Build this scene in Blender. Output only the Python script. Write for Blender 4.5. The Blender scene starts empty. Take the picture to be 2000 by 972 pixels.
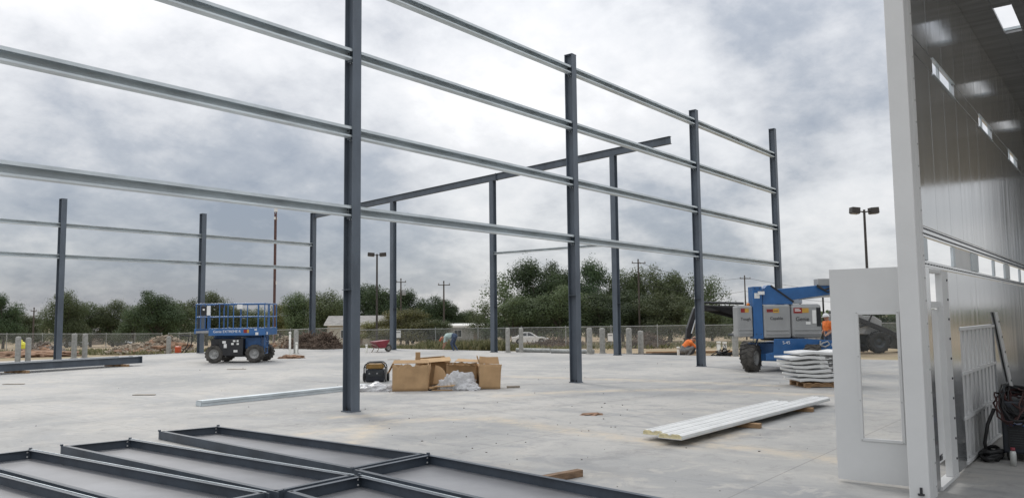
import bpy, bmesh, math, random
from mathutils import Vector, Matrix, noise
R = math.radians
random.seed(11)
scene = bpy.context.scene
col = scene.collection

# ------------------------------------------------------------------ camera
CAM_H = 1.75; FPX = 1550.0; YAW = .6687; PITCH = .0851; ROLL = -.0115
fw = Vector((math.cos(PITCH)*math.cos(YAW), math.cos(PITCH)*math.sin(YAW), math.sin(PITCH)))
_r = fw.cross(Vector((0, 0, 1))).normalized(); _u = _r.cross(fw)
rt = _r*math.cos(ROLL) + _u*math.sin(ROLL); up = -_r*math.sin(ROLL) + _u*math.cos(ROLL)
cam_d = bpy.data.cameras.new('camera'); cam = bpy.data.objects.new('camera', cam_d); col.objects.link(cam)
cam.matrix_world = Matrix(((rt.x, up.x, -fw.x, 0), (rt.y, up.y, -fw.y, 0), (rt.z, up.z, -fw.z, CAM_H), (0, 0, 0, 1)))
cam_d.sensor_width = 36; cam_d.lens = FPX/2000*36; cam_d.clip_end = 5000; cam_d.clip_start = .05
scene.camera = cam
scene.render.resolution_x = 1024; scene.render.resolution_y = 497

# ------------------------------------------------------------------ sky, sun, exposure
SUN_AZ = R(66); SUN_EL = R(42)
world = bpy.data.worlds.new('World'); scene.world = world; world.use_nodes = True
wn = world.node_tree.nodes; wl = world.node_tree.links
for n in list(wn): wn.remove(n)
def N(nodes, t, **kw):
    n = nodes.new(t)
    for k, v in kw.items():
        if k in ('inp',):
            for a, b in v.items(): n.inputs[a].default_value = b
        else: setattr(n, k, v)
    return n
w_out = N(wn, 'ShaderNodeOutputWorld'); w_bg = N(wn, 'ShaderNodeBackground'); w_bg.inputs['Strength'].default_value = .1
wl.new(w_bg.outputs[0], w_out.inputs[0])
sky = N(wn, 'ShaderNodeTexSky', sky_type='NISHITA', sun_disc=False, sun_elevation=SUN_EL, sun_rotation=math.pi/2-SUN_AZ)
tc = N(wn, 'ShaderNodeTexCoord')
sep = N(wn, 'ShaderNodeSeparateXYZ'); wl.new(tc.outputs['Generated'], sep.inputs[0])
def M(op, a, b=None, nodes=wn, links=wl, clamp=False):
    n = nodes.new('ShaderNodeMath'); n.operation = op; n.use_clamp = clamp
    for i, v in enumerate((a, b)):
        if v is None: continue
        if isinstance(v, (int, float)): n.inputs[i].default_value = v
        else: links.new(v, n.inputs[i])
    return n.outputs[0]
zc = M('MAXIMUM', sep.outputs['Z'], 0.0)
den = M('ADD', zc, .42)
cmb = N(wn, 'ShaderNodeCombineXYZ')
wl.new(M('DIVIDE', sep.outputs['X'], den), cmb.inputs[0]); wl.new(M('DIVIDE', sep.outputs['Y'], den), cmb.inputs[1])
def wnoise(scale, detail, rough, off, dist=0.):
    mp = N(wn, 'ShaderNodeMapping'); mp.inputs['Location'].default_value = off
    wl.new(cmb.outputs[0], mp.inputs[0])
    n = N(wn, 'ShaderNodeTexNoise', inp={'Scale': scale, 'Detail': detail, 'Roughness': rough, 'Distortion': dist})
    wl.new(mp.outputs[0], n.inputs['Vector']); return n.outputs[0]
def lobe(px, py, width):           # a broad patch of cloud cover around the direction the photograph shows it in
    d = (fw + rt*((px-1000)/FPX) - up*((py-486)/FPX)).normalized()
    dn = N(wn, 'ShaderNodeVectorMath', operation='DOT_PRODUCT'); wl.new(tc.outputs['Generated'], dn.inputs[0]); dn.inputs[1].default_value = d
    mr = N(wn, 'ShaderNodeMapRange', interpolation_type='SMOOTHERSTEP'); mr.inputs['From Min'].default_value = math.cos(R(width)); mr.inputs['From Max'].default_value = 1
    wl.new(dn.outputs['Value'], mr.inputs[0]); return mr.outputs[0]
n_big = wnoise(1.1, 4, .5, (3.1, 1.7, 0), .2)
n_mid = wnoise(2.6, 12, .60, (7.3, 2.9, 4), .12)
n_fine = wnoise(8.0, 10, .66, (1.3, 9.1, 2), .15)
val = M('ADD', M('MULTIPLY', M('SUBTRACT', n_big, .5), .85), M('MULTIPLY', M('SUBTRACT', n_mid, .5), 1.25))
val = M('ADD', val, M('MULTIPLY', M('SUBTRACT', n_fine, .5), .55))
def billow(scale, off): return M('ABSOLUTE', M('SUBTRACT', wnoise(scale, 4, .55, off, .15), .5))
puff = M('ADD', billow(2.7, (2.2, 5.1, 0)), M('MULTIPLY', billow(6.5, (8.1, 1.1, 3)), .5))
val = M('ADD', val, M('MULTIPLY', M('SUBTRACT', puff, .13), .8))
val = M('ADD', val, .64)
for px, py, wd, amt in ((230, 110, 15, .30), (230, 500, 19, -.46), (600, 540, 15, -.24), (930, 290, 8, .20), (1420, 400, 10, -.16), (1640, 120, 10, -.14), (1350, 230, 6, .14), (1640, 420, 8, .10), (800, 420, 8, -.14)):
    val = M('ADD', val, M('MULTIPLY', lobe(px, py, wd), amt))
cr = N(wn, 'ShaderNodeValToRGB'); wl.new(val, cr.inputs[0])
el = cr.color_ramp.elements
el[0].position = 0.0; el[0].color = (.235, .275, .345, 1); el[1].position = 1.0; el[1].color = (.90, .90, .91, 1)
for p_, c_ in ((.30, (.40, .43, .48, 1)), (.48, (.565, .58, .61, 1)), (.66, (.70, .71, .73, 1)), (.84, (.79, .79, .80, 1))):
    e = cr.color_ramp.elements.new(p_); e.color = c_
# overcast dome: the zenith is brighter than the horizon
ov = M('MULTIPLY', M('ADD', M('MULTIPLY', M('POWER', zc, 1.5), 1.35), .97), 10.0)
vm = N(wn, 'ShaderNodeVectorMath', operation='SCALE'); wl.new(cr.outputs[0], vm.inputs[0]); wl.new(ov, vm.inputs['Scale'])
mixw = N(wn, 'ShaderNodeMix', data_type='RGBA'); mixw.inputs[0].default_value = .90
wl.new(sky.outputs[0], mixw.inputs[6]); wl.new(vm.outputs[0], mixw.inputs[7]); wl.new(mixw.outputs[2], w_bg.inputs[0])

sun_d = bpy.data.lights.new('sun', 'SUN'); sun = bpy.data.objects.new('sun', sun_d); col.objects.link(sun)
sun_d.energy = 1.3; sun_d.angle = R(14); sun_d.color = (1, .965, .91)
sd = Vector((math.cos(SUN_EL)*math.cos(SUN_AZ), math.cos(SUN_EL)*math.sin(SUN_AZ), math.sin(SUN_EL)))
sun.rotation_euler = sd.to_track_quat('Z', 'Y').to_euler(); sun.location = (0, 0, 60)
scene.view_settings.view_transform = 'Standard'; scene.view_settings.look = 'None'
scene.view_settings.exposure = .1; scene.view_settings.gamma = 1; scene.view_settings.use_curve_mapping = False

# ------------------------------------------------------------------ helpers
def at(px, py, d):                 # point at depth d (metres along the optical axis) behind a picture position
    return Vector((0, 0, CAM_H)) + (fw + rt*((px-1000)/FPX) - up*((py-486)/FPX))*d
def gnd(px, py, z=0.0):
    d = fw + rt*((px-1000)/FPX) - up*((py-486)/FPX)
    return Vector((0, 0, CAM_H)) + d*((z-CAM_H)/d.z)
def depth(x, y): return x*math.cos(YAW) + y*math.sin(YAW)
SX0, SX1, SY0, SY1 = -16.0, 31.9, -22.0, 40.9      # the slab
def tz(x, y):
    d = depth(x, y)
    return -.13 - .0265*max(0, min(d, 165)-43)
def gp(px, d):                     # ground point of a picture column at depth d
    p = at(px, 618, d); return Vector((p.x, p.y, tz(p.x, p.y)))
IMG = YAW - math.pi/2              # heading of "to the right in the picture"

def mat(name, c, rough=.6, metal=0., var=.12, scale=3., bump=0., bscale=40., stretch=(1, 1, 1), c2=None, spec=None, alpha=1., trans=0., coat=0., obj_rand=0., var_rough=0.):
    m = bpy.data.materials.new(name); m.use_nodes = True
    nt = m.node_tree; nd = nt.nodes; lk = nt.links; b = nd['Principled BSDF']
    b.inputs['Roughness'].default_value = rough; b.inputs['Metallic'].default_value = metal
    if coat: b.inputs['Coat Weight'].default_value = coat; b.inputs['Coat Roughness'].default_value = .15
    if spec is not None: b.inputs['Specular IOR Level'].default_value = spec
    if trans: b.inputs['Transmission Weight'].default_value = trans
    b.inputs['Alpha'].default_value = alpha
    t = nd.new('ShaderNodeTexCoord'); mp = nd.new('ShaderNodeMapping'); mp.inputs['Scale'].default_value = stretch
    lk.new(t.outputs['Object'], mp.inputs[0])
    n = nd.new('ShaderNodeTexNoise'); n.inputs['Scale'].default_value = scale; n.inputs['Detail'].default_value = 6; n.inputs['Roughness'].default_value = .62
    lk.new(mp.outputs[0], n.inputs['Vector'])
    mx = nd.new('ShaderNodeMix'); mx.data_type = 'RGBA'
    lo = c2 if c2 else tuple(v*(1-2.2*var) for v in c); hi = c if c2 else tuple(min(1, v*(1+1.3*var)) for v in c)
    mx.inputs[6].default_value = (*lo, 1); mx.inputs[7].default_value = (*hi, 1)
    mr = nd.new('ShaderNodeMapRange'); mr.inputs[1].default_value = .3; mr.inputs[2].default_value = .7
    lk.new(n.outputs[0], mr.inputs[0]); lk.new(mr.outputs[0], mx.inputs[0])
    out = mx.outputs[2]
    if obj_rand:
        oi = nd.new('ShaderNodeObjectInfo'); hs = nd.new('ShaderNodeHueSaturation')
        m2 = nd.new('ShaderNodeMapRange'); m2.inputs[3].default_value = 1-obj_rand; m2.inputs[4].default_value = 1+obj_rand
        lk.new(oi.outputs['Random'], m2.inputs[0]); lk.new(m2.outputs[0], hs.inputs['Value']); lk.new(out, hs.inputs['Color']); out = hs.outputs[0]
    lk.new(out, b.inputs['Base Color'])
    if var_rough:
        m3 = nd.new('ShaderNodeMapRange'); m3.inputs[1].default_value = .3; m3.inputs[2].default_value = .7
        m3.inputs[3].default_value = rough-var_rough; m3.inputs[4].default_value = rough+var_rough
        lk.new(n.outputs[0], m3.inputs[0]); lk.new(m3.outputs[0], b.inputs['Roughness'])
    if bump:
        n2 = nd.new('ShaderNodeTexNoise'); n2.inputs['Scale'].default_value = bscale; n2.inputs['Detail'].default_value = 5
        lk.new(mp.outputs[0], n2.inputs['Vector'])
        bp = nd.new('ShaderNodeBump'); bp.inputs['Strength'].default_value = bump; bp.inputs['Distance'].default_value = .02
        lk.new(n2.outputs[0], bp.inputs['Height']); lk.new(bp.outputs[0], b.inputs['Normal'])
    return m

class MB:
    def __init__(s): s.v = []; s.f = []; s.sm = []
    def add(s, vs, fs, smooth=False, m=None):
        o = len(s.v)
        s.v += [tuple(m @ Vector(v)) if m is not None else tuple(v) for v in vs]
        s.f += [tuple(i+o for i in f) for f in fs]; s.sm += [smooth]*len(fs); return s
    def bx(s, x0, x1, y0, y1, z0, z1, m=None):
        vs = [(x0,y0,z0),(x1,y0,z0),(x1,y1,z0),(x0,y1,z0),(x0,y0,z1),(x1,y0,z1),(x1,y1,z1),(x0,y1,z1)]
        return s.add(vs, [(0,3,2,1),(4,5,6,7),(0,1,5,4),(1,2,6,5),(2,3,7,6),(3,0,4,7)], False, m)
    def box(s, c, d, m=None):
        return s.bx(c[0]-d[0]/2, c[0]+d[0]/2, c[1]-d[1]/2, c[1]+d[1]/2, c[2]-d[2]/2, c[2]+d[2]/2, m)
    def beam(s, p0, p1, w, h):      # box along p0-p1, width w sideways, height h
        p0 = Vector(p0); p1 = Vector(p1); d = p1-p0; L = d.length; d.normalize()
        sd_ = d.cross(Vector((0,0,1)))
        sd_ = Vector((1,0,0)) if sd_.length < 1e-4 else sd_.normalized()
        u_ = sd_.cross(d)
        m = Matrix.Translation(p0) @ Matrix((d, sd_, u_)).transposed().to_4x4()
        return s.bx(0, L, -w/2, w/2, -h/2, h/2, m)
    def tube(s, p0, p1, r0, r1=None, n=10, caps=True):
        r1 = r0 if r1 is None else r1
        p0 = Vector(p0); p1 = Vector(p1); d = (p1-p0).normalized()
        a = d.orthogonal().normalized(); b = d.cross(a)
        vs = []
        for p, rr in ((p0, r0), (p1, r1)):
            vs += [p + (a*math.cos(2*math.pi*i/n) + b*math.sin(2*math.pi*i/n))*rr for i in range(n)]
        s.add(vs, [(i, (i+1) % n, n+(i+1) % n, n+i) for i in range(n)], True)
        if caps: s.add(vs, [tuple(range(n-1, -1, -1)), tuple(range(n, 2*n))])
        return s
    def path(s, pts, r, n=6, closed=False):
        pts = [Vector(p) for p in pts]; k = len(pts); vs = []
        ref = None
        for i, p in enumerate(pts):
            d = (pts[(i+1) % k if closed else min(i+1, k-1)] - pts[(i-1) % k if closed else max(i-1, 0)])
            d = d.normalized() if d.length > 1e-9 else Vector((0,0,1))
            a = (ref - d*ref.dot(d)) if ref is not None else d.orthogonal()
            if a.length < 1e-5: a = d.orthogonal()
            a.normalize(); ref = a; b = d.cross(a)
            vs += [p + (a*math.cos(2*math.pi*j/n) + b*math.sin(2*math.pi*j/n))*r for j in range(n)]
        fs = []
        for i in range(k if closed else k-1):
            i2 = (i+1) % k
            fs += [(i*n+j, i*n+(j+1) % n, i2*n+(j+1) % n, i2*n+j) for j in range(n)]
        s.add(vs, fs, True)
        if not closed: s.add(vs, [tuple(range(n-1, -1, -1)), tuple((k-1)*n+j for j in range(n))])
        return s
    def prism(s, poly, a0, a1, axis='y', m=None):   # poly in the two other axes (ordered x,z / y,z / x,y)
        def mk(p, a): return {'y': (p[0], a, p[1]), 'x': (a, p[0], p[1]), 'z': (p[0], p[1], a)}[axis]
        n = len(poly); vs = [mk(p, a0) for p in poly] + [mk(p, a1) for p in poly]
        fs = [(i, (i+1) % n, n+(i+1) % n, n+i) for i in range(n)] + [tuple(range(n-1, -1, -1)), tuple(range(n, 2*n))]
        return s.add(vs, fs, False, m)
    def lathe(s, prof, c, axis, n=20):   # prof: (radius, offset along axis)
        c = Vector(c); d = Vector(axis).normalized(); a = d.orthogonal().normalized(); b = d.cross(a); k = len(prof); vs = []
        for rr, t in prof:
            vs += [c + d*t + (a*math.cos(2*math.pi*i/n) + b*math.sin(2*math.pi*i/n))*max(rr, 1e-4) for i in range(n)]
        fs = []
        for j in range(k-1): fs += [(j*n+i, j*n+(i+1) % n, (j+1)*n+(i+1) % n, (j+1)*n+i) for i in range(n)]
        s.add(vs, fs, True); return s
    def ball(s, c, r, n=10, sq=(1, 1, 1)):
        k = max(4, n//2); vs = []; fs = []
        for j in range(k+1):
            t = math.pi*j/k
            for i in range(n):
                a = 2*math.pi*i/n
                vs.append((c[0]+r*sq[0]*math.sin(t)*math.cos(a), c[1]+r*sq[1]*math.sin(t)*math.sin(a), c[2]+r*sq[2]*math.cos(t)))
        for j in range(k): fs += [(j*n+i, (j+1)*n+i, (j+1)*n+(i+1) % n, j*n+(i+1) % n) for i in range(n)]
        return s.add(vs, fs, True)
    def mesh(s, name, m):
        me = bpy.data.meshes.new(name); me.from_pydata(s.v, [], s.f)
        me.polygons.foreach_set('use_smooth', s.sm)
        bm = bmesh.new(); bm.from_mesh(me); bmesh.ops.recalc_face_normals(bm, faces=bm.faces); bm.to_mesh(me); bm.free()
        if m: me.materials.append(m)
        me.update(); return me
    def build(s, name, m, parent=None, bevel=0.):
        o = bpy.data.objects.new(name, s.mesh(name, m)); col.objects.link(o)
        if parent: o.parent = parent
        if bevel:
            bv = o.modifiers.new('edge', 'BEVEL'); bv.width = bevel; bv.segments = 2; bv.limit_method = 'ANGLE'
        return o
def tag(o, label=None, cat=None, group=None, kind=None):
    for k, v in (('label', label), ('category', cat), ('group', group), ('kind', kind)):
        if v: o[k] = v
    return o
def thing(name, label, cat, loc=(0,0,0), rz=0., group=None):
    o = bpy.data.objects.new(name, None); col.objects.link(o); o.empty_display_size = .2
    o.location = loc; o.rotation_euler = (0, 0, rz)
    return tag(o, label, cat, group)
def copy_tree(o, parent=None):
    c = o.copy(); col.objects.link(c); c.parent = parent
    for ch in list(o.children): copy_tree(ch, c)
    return c
def text_mesh(name, s, size, m, parent, loc, rot, depth_=.002, name_align='CENTER'):
    cu = bpy.data.curves.new(name, 'FONT'); cu.body = s; cu.size = size; cu.extrude = depth_; cu.align_x = name_align; cu.align_y = 'CENTER'
    t = bpy.data.objects.new(name, cu); col.objects.link(t)
    dg = bpy.context.evaluated_depsgraph_get(); me = bpy.data.meshes.new_from_object(t.evaluated_get(dg))
    bpy.data.objects.remove(t); me.materials.clear(); me.materials.append(m)
    o = bpy.data.objects.new(name, me); col.objects.link(o); o.parent = parent; o.location = loc; o.rotation_euler = rot
    return o

# ------------------------------------------------------------------ materials
PRIMER = mat('primer_steel', (.108, .130, .158), .52, 0, .15, 1.6, .10, 60, (1, 1, .35), spec=.45)
PRIMER_DK = mat('primer_tray', (.053, .068, .088), .50, 0, .16, 2.5, .1, 60)
GALV = mat('galvanised', (.61, .665, .69), .42, .25, .12, 2.2, .06, 50, (.5, 1, 1), var_rough=.08)
GALV_OLD = mat('galvanised_posts', (.36, .37, .36), .6, .3, .15, 5, .2, 60)
BOOTHGALV = mat('booth_galvanised', (.43, .445, .455), .14, .66, .08, 1.6, .01, 5, (3.5, 1, .3), var_rough=.05)
WHITE = mat('white_painted_steel', (.60, .605, .60), .45, 0, .03, 1.2, .04, 30)
WHITE_P = mat('white_panel_skin', (.70, .705, .695), .42, 0, .05, 2, .05, 30)
SHEET = mat('grey_sheet', (.245, .247, .258), .32, .25, .10, 1.1, .08, 9)
FOAM = mat('yellow_foam', (.70, .63, .40), .9, 0, .12, 20, .3, 60)
BOLT = mat('dark_bolt', (.06, .06, .065), .5, .6, .1, 10)
WOOD = mat('lumber', (.36, .225, .12), .8, 0, .22, 4, .4, 30, (1, 8, 8))
WOOD_GREY = mat('weathered_lumber', (.30, .26, .21), .85, 0, .22, 4, .4, 30, (1, 6, 6))
CARD = mat('cardboard', (.44, .285, .15), .85, 0, .09, 2.5, .12, 20, (1, 1, 1))
CARD_IN = mat('cardboard_inner', (.50, .335, .18), .88, 0, .08, 3, .1, 20)
BLUE = mat('machine_blue', (.028, .125, .33), .36, 0, .10, 2, .05, 30, coat=.3)
BLUE_D = mat('machine_blue_worn', (.025, .09, .23), .5, 0, .18, 3, .1, 30)
GREYC = mat('machine_cover_grey', (.32, .325, .325), .45, 0, .05, 2, .05, 30)
BLACK = mat('machine_black', (.018, .019, .022), .5, 0, .2, 4, .1, 30)
DKSTEEL = mat('dark_steel', (.05, .055, .06), .45, .5, .2, 4, .1, 30)
RUBBER = mat('tyre_rubber', (.028, .028, .028), .8, 0, .25, 6, .3, 60)
RUBBER_DUST = mat('dusty_tyre', (.075, .07, .063), .88, 0, .3, 5, .3, 60)
RIM = mat('wheel_rim_grey', (.34, .34, .33), .5, .2, .15, 6)
CHROME = mat('cylinder_rod', (.6, .6, .6), .2, 1, .05, 5)
STK_W = mat('sticker_white', (.78, .78, .76), .5, 0, .04, 8)
STK_R = mat('sticker_red', (.28, .022, .02), .5, 0, .08, 8)
STK_Y = mat('sticker_yellow', (.55, .32, .06), .5, 0, .08, 8)
TXT_W = mat('lettering_white', (.8, .8, .8), .5, 0, .02, 8)
TXT_K = mat('lettering_black', (.03, .03, .035), .5, 0, .02, 8)
AMBER = mat('amber_lens', (.75, .22, .02), .3, 0, .05, 8)
ORANGE = mat('orange_cloth', (.80, .20, .045), .85, 0, .12, 9, .3, 30)
SHIRT = mat('pale_teal_cloth', (.40, .50, .47), .88, 0, .14, 9, .3, 30)
JEANS = mat('denim', (.06, .085, .14), .9, 0, .25, 12, .3, 40)
GREYPANT = mat('grey_trousers', (.20, .20, .20), .9, 0, .2, 12, .3, 40)
SKIN = mat('skin', (.36, .20, .135), .6, 0, .08, 9)
BOOT = mat('boot_leather', (.07, .05, .035), .7, 0, .2, 9)
HAIR = mat('dark_hair', (.02, .016, .013), .7, 0, .2, 30)
HAT_R = mat('hard_hat_orange', (.62, .11, .04), .35, 0, .05, 6)
HAT_W = mat('hard_hat_white', (.7, .7, .7), .35, 0, .05, 6)
YELLOW = mat('hi_vis_yellow', (.70, .66, .06), .6, 0, .12, 6)
GENY = mat('generator_yellow', (.30, .17, .04), .45, 0, .15, 5)
RED = mat('red_paint', (.20, .022, .035), .45, 0, .12, 4)
CONC_POST = mat('bollard_concrete', (.33, .325, .30), .85, 0, .14, 7, .3, 40)
PVC = mat('pvc_white', (.75, .74, .68), .4, 0, .06, 6)
PLASTIC = mat('crumpled_film', (.70, .70, .71), .28, 0, .12, 4, .4, 14, alpha=.78)
POLE_W = mat('utility_pole_wood', (.085, .07, .06), .9, 0, .2, 3, .3, 20, (6, 6, .5))
POLE_D = mat('lamp_pole_bronze', (.05, .045, .042), .5, .2, .15, 4)
TOWER_R = mat('tower_oxide_red', (.13, .07, .062), .7, 0, .15, 3)
WALL_BEIGE = mat('house_wall_beige', (.52, .475, .385), .85, 0, .08, 1, .1, 10)
WALL_GREY = mat('house_wall_grey', (.33, .325, .30), .85, 0, .08, 1, .1, 10)
ROOF_G = mat('shingle_roof', (.27, .26, .245), .9, 0, .15, 2, .3, 12)
ROOF_W = mat('white_metal_roof', (.62, .61, .57), .5, 0, .05, 1)
GLASSD = mat('dark_window', (.03, .035, .04), .08, 0, .1, 2)
CARW = mat('car_white', (.72, .72, .70), .28, 0, .03, 2, coat=.5)
CARS = mat('car_silver', (.25, .26, .27), .3, .4, .05, 2, coat=.5)
RUBBLE = mat('rubble_chunks', (.34, .285, .22), .95, 0, .25, 3, .4, 10, obj_rand=.1)
BRUSHW = mat('brush_wood', (.17, .125, .095), .95, 0, .3, 3, .3, 10)
DIRT = mat('red_soil', (.27, .165, .105), .95, 0, .25, 1.4, .5, 9)
HOSE = mat('cable_black', (.015, .015, .016), .55, 0, .2, 9)
HOSE_R = mat('cable_dark_red', (.05, .018, .016), .55, 0, .2, 9)
CHIP = mat('debris_chip', (.07, .06, .05), .9, 0, .3, 3, obj_rand=.2)
WELDB = mat('welder_case', (.016, .02, .03), .42, 0, .2, 3, .05, 30)
MBLUE = mat('badge_blue', (.02, .12, .45), .4, 0, .05, 3)
CANW = mat('spray_can_label', (.55, .56, .54), .35, .3, .1, 8)
CEIL = mat('booth_ceiling', (.35, .355, .36), .42, .5, .15, 2, .02, 6, (3, .4, 1))
GLASS = bpy.data.materials.new('clear_pane'); GLASS.use_nodes = True
_b = GLASS.node_tree.nodes['Principled BSDF']; _b.inputs['Base Color'].default_value = (.3, .32, .32, 1); _b.inputs['Roughness'].default_value = .03
_b.inputs['Alpha'].default_value = .05

# ------------------------------------------------------------------ concrete slab
DUST = [[(600,846),(700,836),(770,822),(860,818),(960,816),(1080,836),(1200,852),(1310,868)],
        [(1290,868),(1420,872),(1540,884),(1650,900)], [(620,900),(690,862),(745,826)],
        [(980,772),(1130,764),(1330,760),(1520,768),(1660,772)], [(1000,735),(1250,742),(1500,752)],
        [(1310,866),(1390,858),(1440,846)], [(650,815),(760,808)]]
DUST = [[gnd(*p) for p in pl] for pl in DUST]
TRK = [[(1475,735),(1380,750),(1180,768),(960,785),(700,800),(380,815)], [(1500,742),(1400,760),(1200,782),(980,802),(720,822),(360,842)], [(420,714),(470,730),(620,745),(860,752),(1180,748),(1420,738)], [(500,712),(560,724),(700,735),(900,741),(1200,737)], [(1650,830),(1450,850),(1250,880),(1120,905)]]
TRK = [[gnd(*p) for p in pl] for pl in TRK]
def seg_d(p, a, b):
    ab = b-a; t = max(0, min(1, (p-a).dot(ab)/max(ab.length_squared, 1e-6))); return (p-(a+ab*t)).length
def conc_mat():
    m = bpy.data.materials.new('concrete'); m.use_nodes = True
    nt = m.node_tree; nd = nt.nodes; lk = nt.links; b = nd['Principled BSDF']
    t = nd.new('ShaderNodeTexCoord')
    def nz(scale, det, rough, st=(1,1,1), dist=0.):
        mp = nd.new('ShaderNodeMapping'); mp.inputs['Scale'].default_value = st; mp.inputs['Rotation'].default_value = (0, 0, .5); lk.new(t.outputs['Object'], mp.inputs[0])
        n = nd.new('ShaderNodeTexNoise'); n.inputs['Scale'].default_value = scale; n.inputs['Detail'].default_value = det; n.inputs['Roughness'].default_value = rough; n.inputs['Distortion'].default_value = dist
        lk.new(mp.outputs[0], n.inputs['Vector']); return n.outputs[0]
    def mr(v, a, b_, c=0, d=1):
        n = nd.new('ShaderNodeMapRange'); n.inputs[1].default_value = a; n.inputs[2].default_value = b_; n.inputs[3].default_value = c; n.inputs[4].default_value = d
        lk.new(v, n.inputs[0]); return n.outputs[0]
    def mix(f, a, b_):
        n = nd.new('ShaderNodeMix'); n.data_type = 'RGBA'; lk.new(f, n.inputs[0])
        for i, v in ((6, a), (7, b_)):
            if isinstance(v, tuple): n.inputs[i].default_value = (*v, 1)
            else: lk.new(v, n.inputs[i])
        return n.outputs[2]
    mm = lambda op, a, b_: M(op, a, b_, nd, lk)
    base = mix(mr(nz(.22, 7, .6, (1,1,1), .6), .40, .58), (.298, .299, .293), (.412, .40, .376))
    base = mix(mm('MULTIPLY', mr(nz(.55, 8, .68, (2.2,.8,1), 1.2), .51, .62), .55), base, (.19, .197, .205))
    base = mix(mm('MULTIPLY', mr(nz(1.7, 8, .7, (1,1,1), .8), .54, .64), .55), base, (.45, .425, .385))
    base = mix(mm('MULTIPLY', mr(nz(3.5, 9, .75, (1,1,1), .6), .53, .66), .6), base, (.23, .225, .22))
    base = mix(mm('MULTIPLY', mr(nz(24, 5, .75), .57, .70), .5), base, (.20, .19, .18))
    at_ = nd.new('ShaderNodeAttribute'); at_.attribute_name = 'dust'
    dust = mm('MULTIPLY', at_.outputs['Fac'], mr(nz(3.2, 7, .7), .36, .60))
    base = mix(mm('MULTIPLY', dust, .8), base, (.54, .455, .34))
    base = mix(mm('MULTIPLY', mr(nz(.38, 6, .6, (1,1,1), .4), .60, .72), .25), base, (.48, .42, .335))
    tk = nd.new('ShaderNodeAttribute'); tk.attribute_name = 'track'
    base = mix(mm('MULTIPLY', mm('MULTIPLY', tk.outputs['Fac'], mr(nz(6, 6, .7), .35, .62)), .5), base, (.17, .17, .172))
    # saw-cut joints
    sp = nd.new('ShaderNodeSeparateXYZ'); lk.new(t.outputs['Object'], sp.inputs[0])
    j = None
    for ax, off in (('X', 1.1), ('Y', .6)):
        q = mm('ABSOLUTE', mm('SUBTRACT', mm('FRACT', mm('DIVIDE', mm('ADD', sp.outputs[ax], off), 3.82), 0), .5), 0)
        q = mm('GREATER_THAN', mm('SUBTRACT', .5, q), .0022); q = mm('SUBTRACT', 1.0, q)
        j = q if j is None else mm('MAXIMUM', j, q)
    base = mix(mm('MULTIPLY', j, .4), base, (.12, .115, .11))
    lk.new(base, b.inputs['Base Color'])
    lk.new(mr(nz(.55, 8, .68, (2.2,.8,1), 1.2), .45, .7, .82, .5), b.inputs['Roughness'])
    b.inputs['Specular IOR Level'].default_value = .35
    bp = nd.new('ShaderNodeBump'); bp.inputs['Strength'].default_value = .25; bp.inputs['Distance'].default_value = .01
    lk.new(mm('ADD', nz(14, 8, .7), mm('MULTIPLY', j, -1.5)), bp.inputs['Height']); lk.new(bp.outputs[0], b.inputs['Normal'])
    return m
def make_slab():
    st = .2; xs = []; x = SX0
    while x < SX1-1e-6: xs.append(x); x += st if -0.5 < x < 26 else 1.0
    xs.append(SX1); ys = []; y = SY0
    while y < SY1-1e-6: ys.append(y); y += st if -.5 < y < 22 else 1.0
    ys.append(SY1)
    nx, ny = len(xs), len(ys); vs = [(x, y, 0) for x in xs for y in ys]
    fs = [(i*ny+k, (i+1)*ny+k, (i+1)*ny+k+1, i*ny+k+1) for i in range(nx-1) for k in range(ny-1)]
    nb = len(vs)
    vs += [(SX0,SY0,-.3),(SX1,SY0,-.3),(SX1,SY1,-.3),(SX0,SY1,-.3)]
    e0 = [i*ny for i in range(nx)]; e1 = [(nx-1)*ny+k for k in range(ny)]; e2 = [i*ny+ny-1 for i in range(nx)]; e3 = list(range(ny))
    fs += [tuple(e0[::-1])+(nb, nb+1), tuple(e1[::-1])+(nb+1, nb+2), tuple(e2)+(nb+2, nb+3), tuple(e3)+(nb+3, nb)]
    me = bpy.data.meshes.new('concrete_slab'); me.from_pydata(vs, [], fs)
    a = me.attributes.new('dust', 'FLOAT', 'POINT')
    vals = []; v2 = []; b_t = me.attributes.new('track', 'FLOAT', 'POINT')
    for v in vs:
        p = Vector((v[0], v[1], 0)); w = 0; w2 = 0
        if 4 < p.x < 24 and 1 < p.y < 20:
            d = min(seg_d(p, pl[i], pl[i+1]) for pl in DUST for i in range(len(pl)-1))
            w = max(0, 1-d/(.16+.02*p.x)); d2 = min(seg_d(p, pl[i], pl[i+1]) for pl in TRK for i in range(len(pl)-1)); w2 = max(0, min(1, 1.5-d2/.2))
        vals.append(w); v2.append(w2)
    me.attributes['dust'].data.foreach_set('value', vals); me.attributes['track'].data.foreach_set('value', v2)
    me.materials.append(conc_mat()); me.update()
    o = bpy.data.objects.new('concrete_slab', me); col.objects.link(o); tag(o, 'pale grey concrete building slab with dusty trails', 'slab', kind='structure')
make_slab()

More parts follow.
